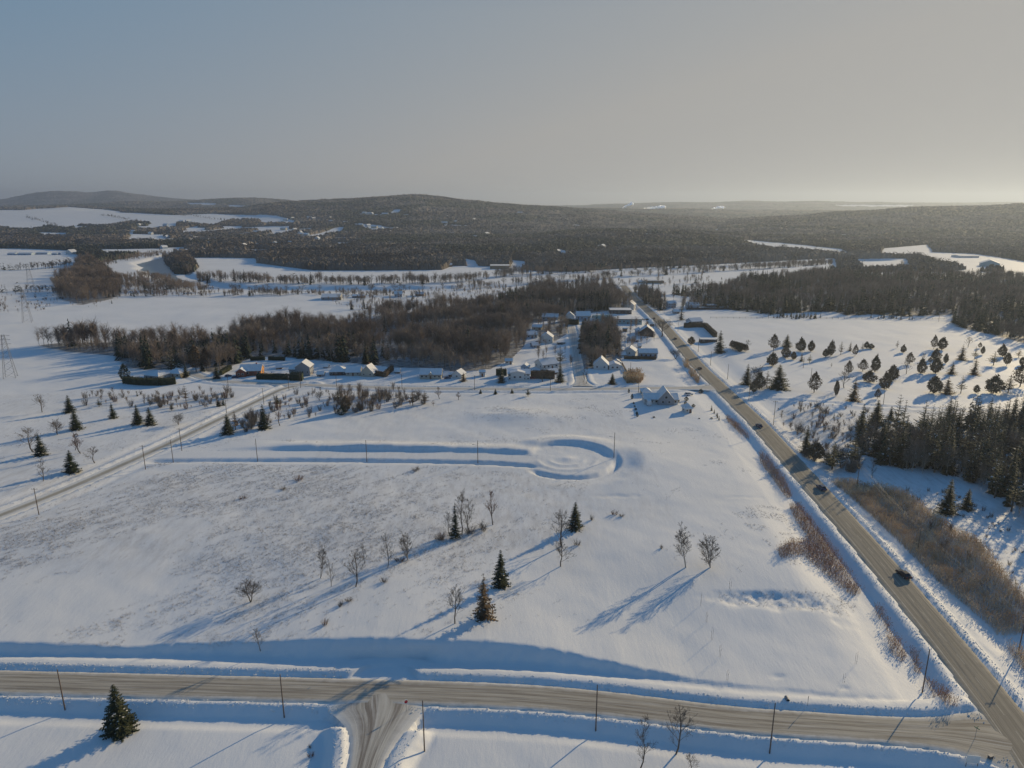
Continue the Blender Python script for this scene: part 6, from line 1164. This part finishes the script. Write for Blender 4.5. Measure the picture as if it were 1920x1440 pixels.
# domed store
p = at1(1127, 603); e = empty('tarp_shelter', p, R(10), label='teal domed shelter among trees behind the village woods', cat='shelter'); m = MB(); K = 10; Rr = 7
V = [(x, Rr * math.cos(math.pi * k / K), Rr * .95 * math.sin(math.pi * k / K)) for x in (-8, 8) for k in range(K + 1)]
m.poly(V, [(k, K + 1 + k, K + 2 + k, k + 1) for k in range(K)] + [tuple(range(K + 1)), tuple(range(2 * K + 1, K, -1))]).put('canopy', 'teal_tarp', e); MB().box(8.02, 8.1, -2, 2, 0, 3.6).put('doorway', 'trim', e)
# steam over the horizon
M['steam'] = bpy.data.materials.new('white_steam'); M['steam'].use_nodes = True; _n = M['steam'].node_tree; _n.nodes.clear(); _v = _n.nodes.new('ShaderNodeBsdfTranslucent'); _v.inputs['Color'].default_value = (.95, .95, .95, 1); _d = _n.nodes.new('ShaderNodeBsdfDiffuse'); _d.inputs['Color'].default_value = (.9, .9, .9, 1); _a = _n.nodes.new('ShaderNodeAddShader'); _o = _n.nodes.new('ShaderNodeOutputMaterial'); _n.links.new(_v.outputs[0], _a.inputs[0]); _n.links.new(_d.outputs[0], _a.inputs[1]); _n.links.new(_a.outputs[0], _o.inputs['Surface'])
for i, (u, v, n, dx) in enumerate([(1168, 391, 7, 90), (1207, 391, 9, 200), (1335, 393, 6, 120)]):
    a, fy, fz = raydir([u], [v]); t = 6600 / fy[0]; c = np.array([a[0] * t, 6600, CAMZ + fz[0] * t]); g = np.random.default_rng(i); V = []; F = []; o = 0
    zg = float(h(c[0], c[1])[0]); c[2] = max(c[2], zg + 15)
    for k in range(n * 3):
        f = k / (n * 3); r = 4 + 9 * f; q = c + np.array([dx * f, g.normal() * 8, 42 * f * (1 if i == 0 else .3)]) + g.normal(size=3) * r * .4
        for a_ in range(6):
            for b2 in range(10):
                th, ph = math.pi * (a_) / 5, 2 * math.pi * b2 / 10; rr = r * (1 + .2 * g.normal()); V.append(q + rr * np.array([math.sin(th) * math.cos(ph), math.sin(th) * math.sin(ph), math.cos(th)]))
        for a_ in range(5):
            for b2 in range(10): F.append((o + a_ * 10 + b2, o + (a_ + 1) * 10 + b2, o + (a_ + 1) * 10 + (b2 + 1) % 10, o + a_ * 10 + (b2 + 1) % 10))
        o += 60
    ob('steam_plume', mesh('steam_plume', np.array(V), np.array(F), [M['steam']], smooth=True), label='white steam drifting over the far valley', kind='stuff')

# ------------------------------------------------------------------ haze
hm = bpy.data.materials.new('haze_air'); hm.use_nodes = True; hn = hm.node_tree; hn.nodes.clear()
pv = hn.nodes.new('ShaderNodeVolumePrincipled'); pv.inputs['Color'].default_value = HAZE_COL; pv.inputs['Density'].default_value = HAZE_D; pv.inputs['Anisotropy'].default_value = HAZE_G
ho = hn.nodes.new('ShaderNodeOutputMaterial'); hn.links.new(pv.outputs[0], ho.inputs['Volume'])
x0, x1, y0_, y1_, z0, z1 = -13200, 13200, -400, 15600, -7.5, 362
V = [(x, y, z) for z in (z0, z1) for y in (y0_, y1_) for x in (x0, x1)]
ob('haze', mesh('haze', V, [(0, 2, 3, 1), (4, 5, 7, 6), (0, 1, 5, 4), (2, 6, 7, 3), (0, 4, 6, 2), (1, 3, 7, 5)], [hm]), kind='stuff', label='pale winter haze over the valley')
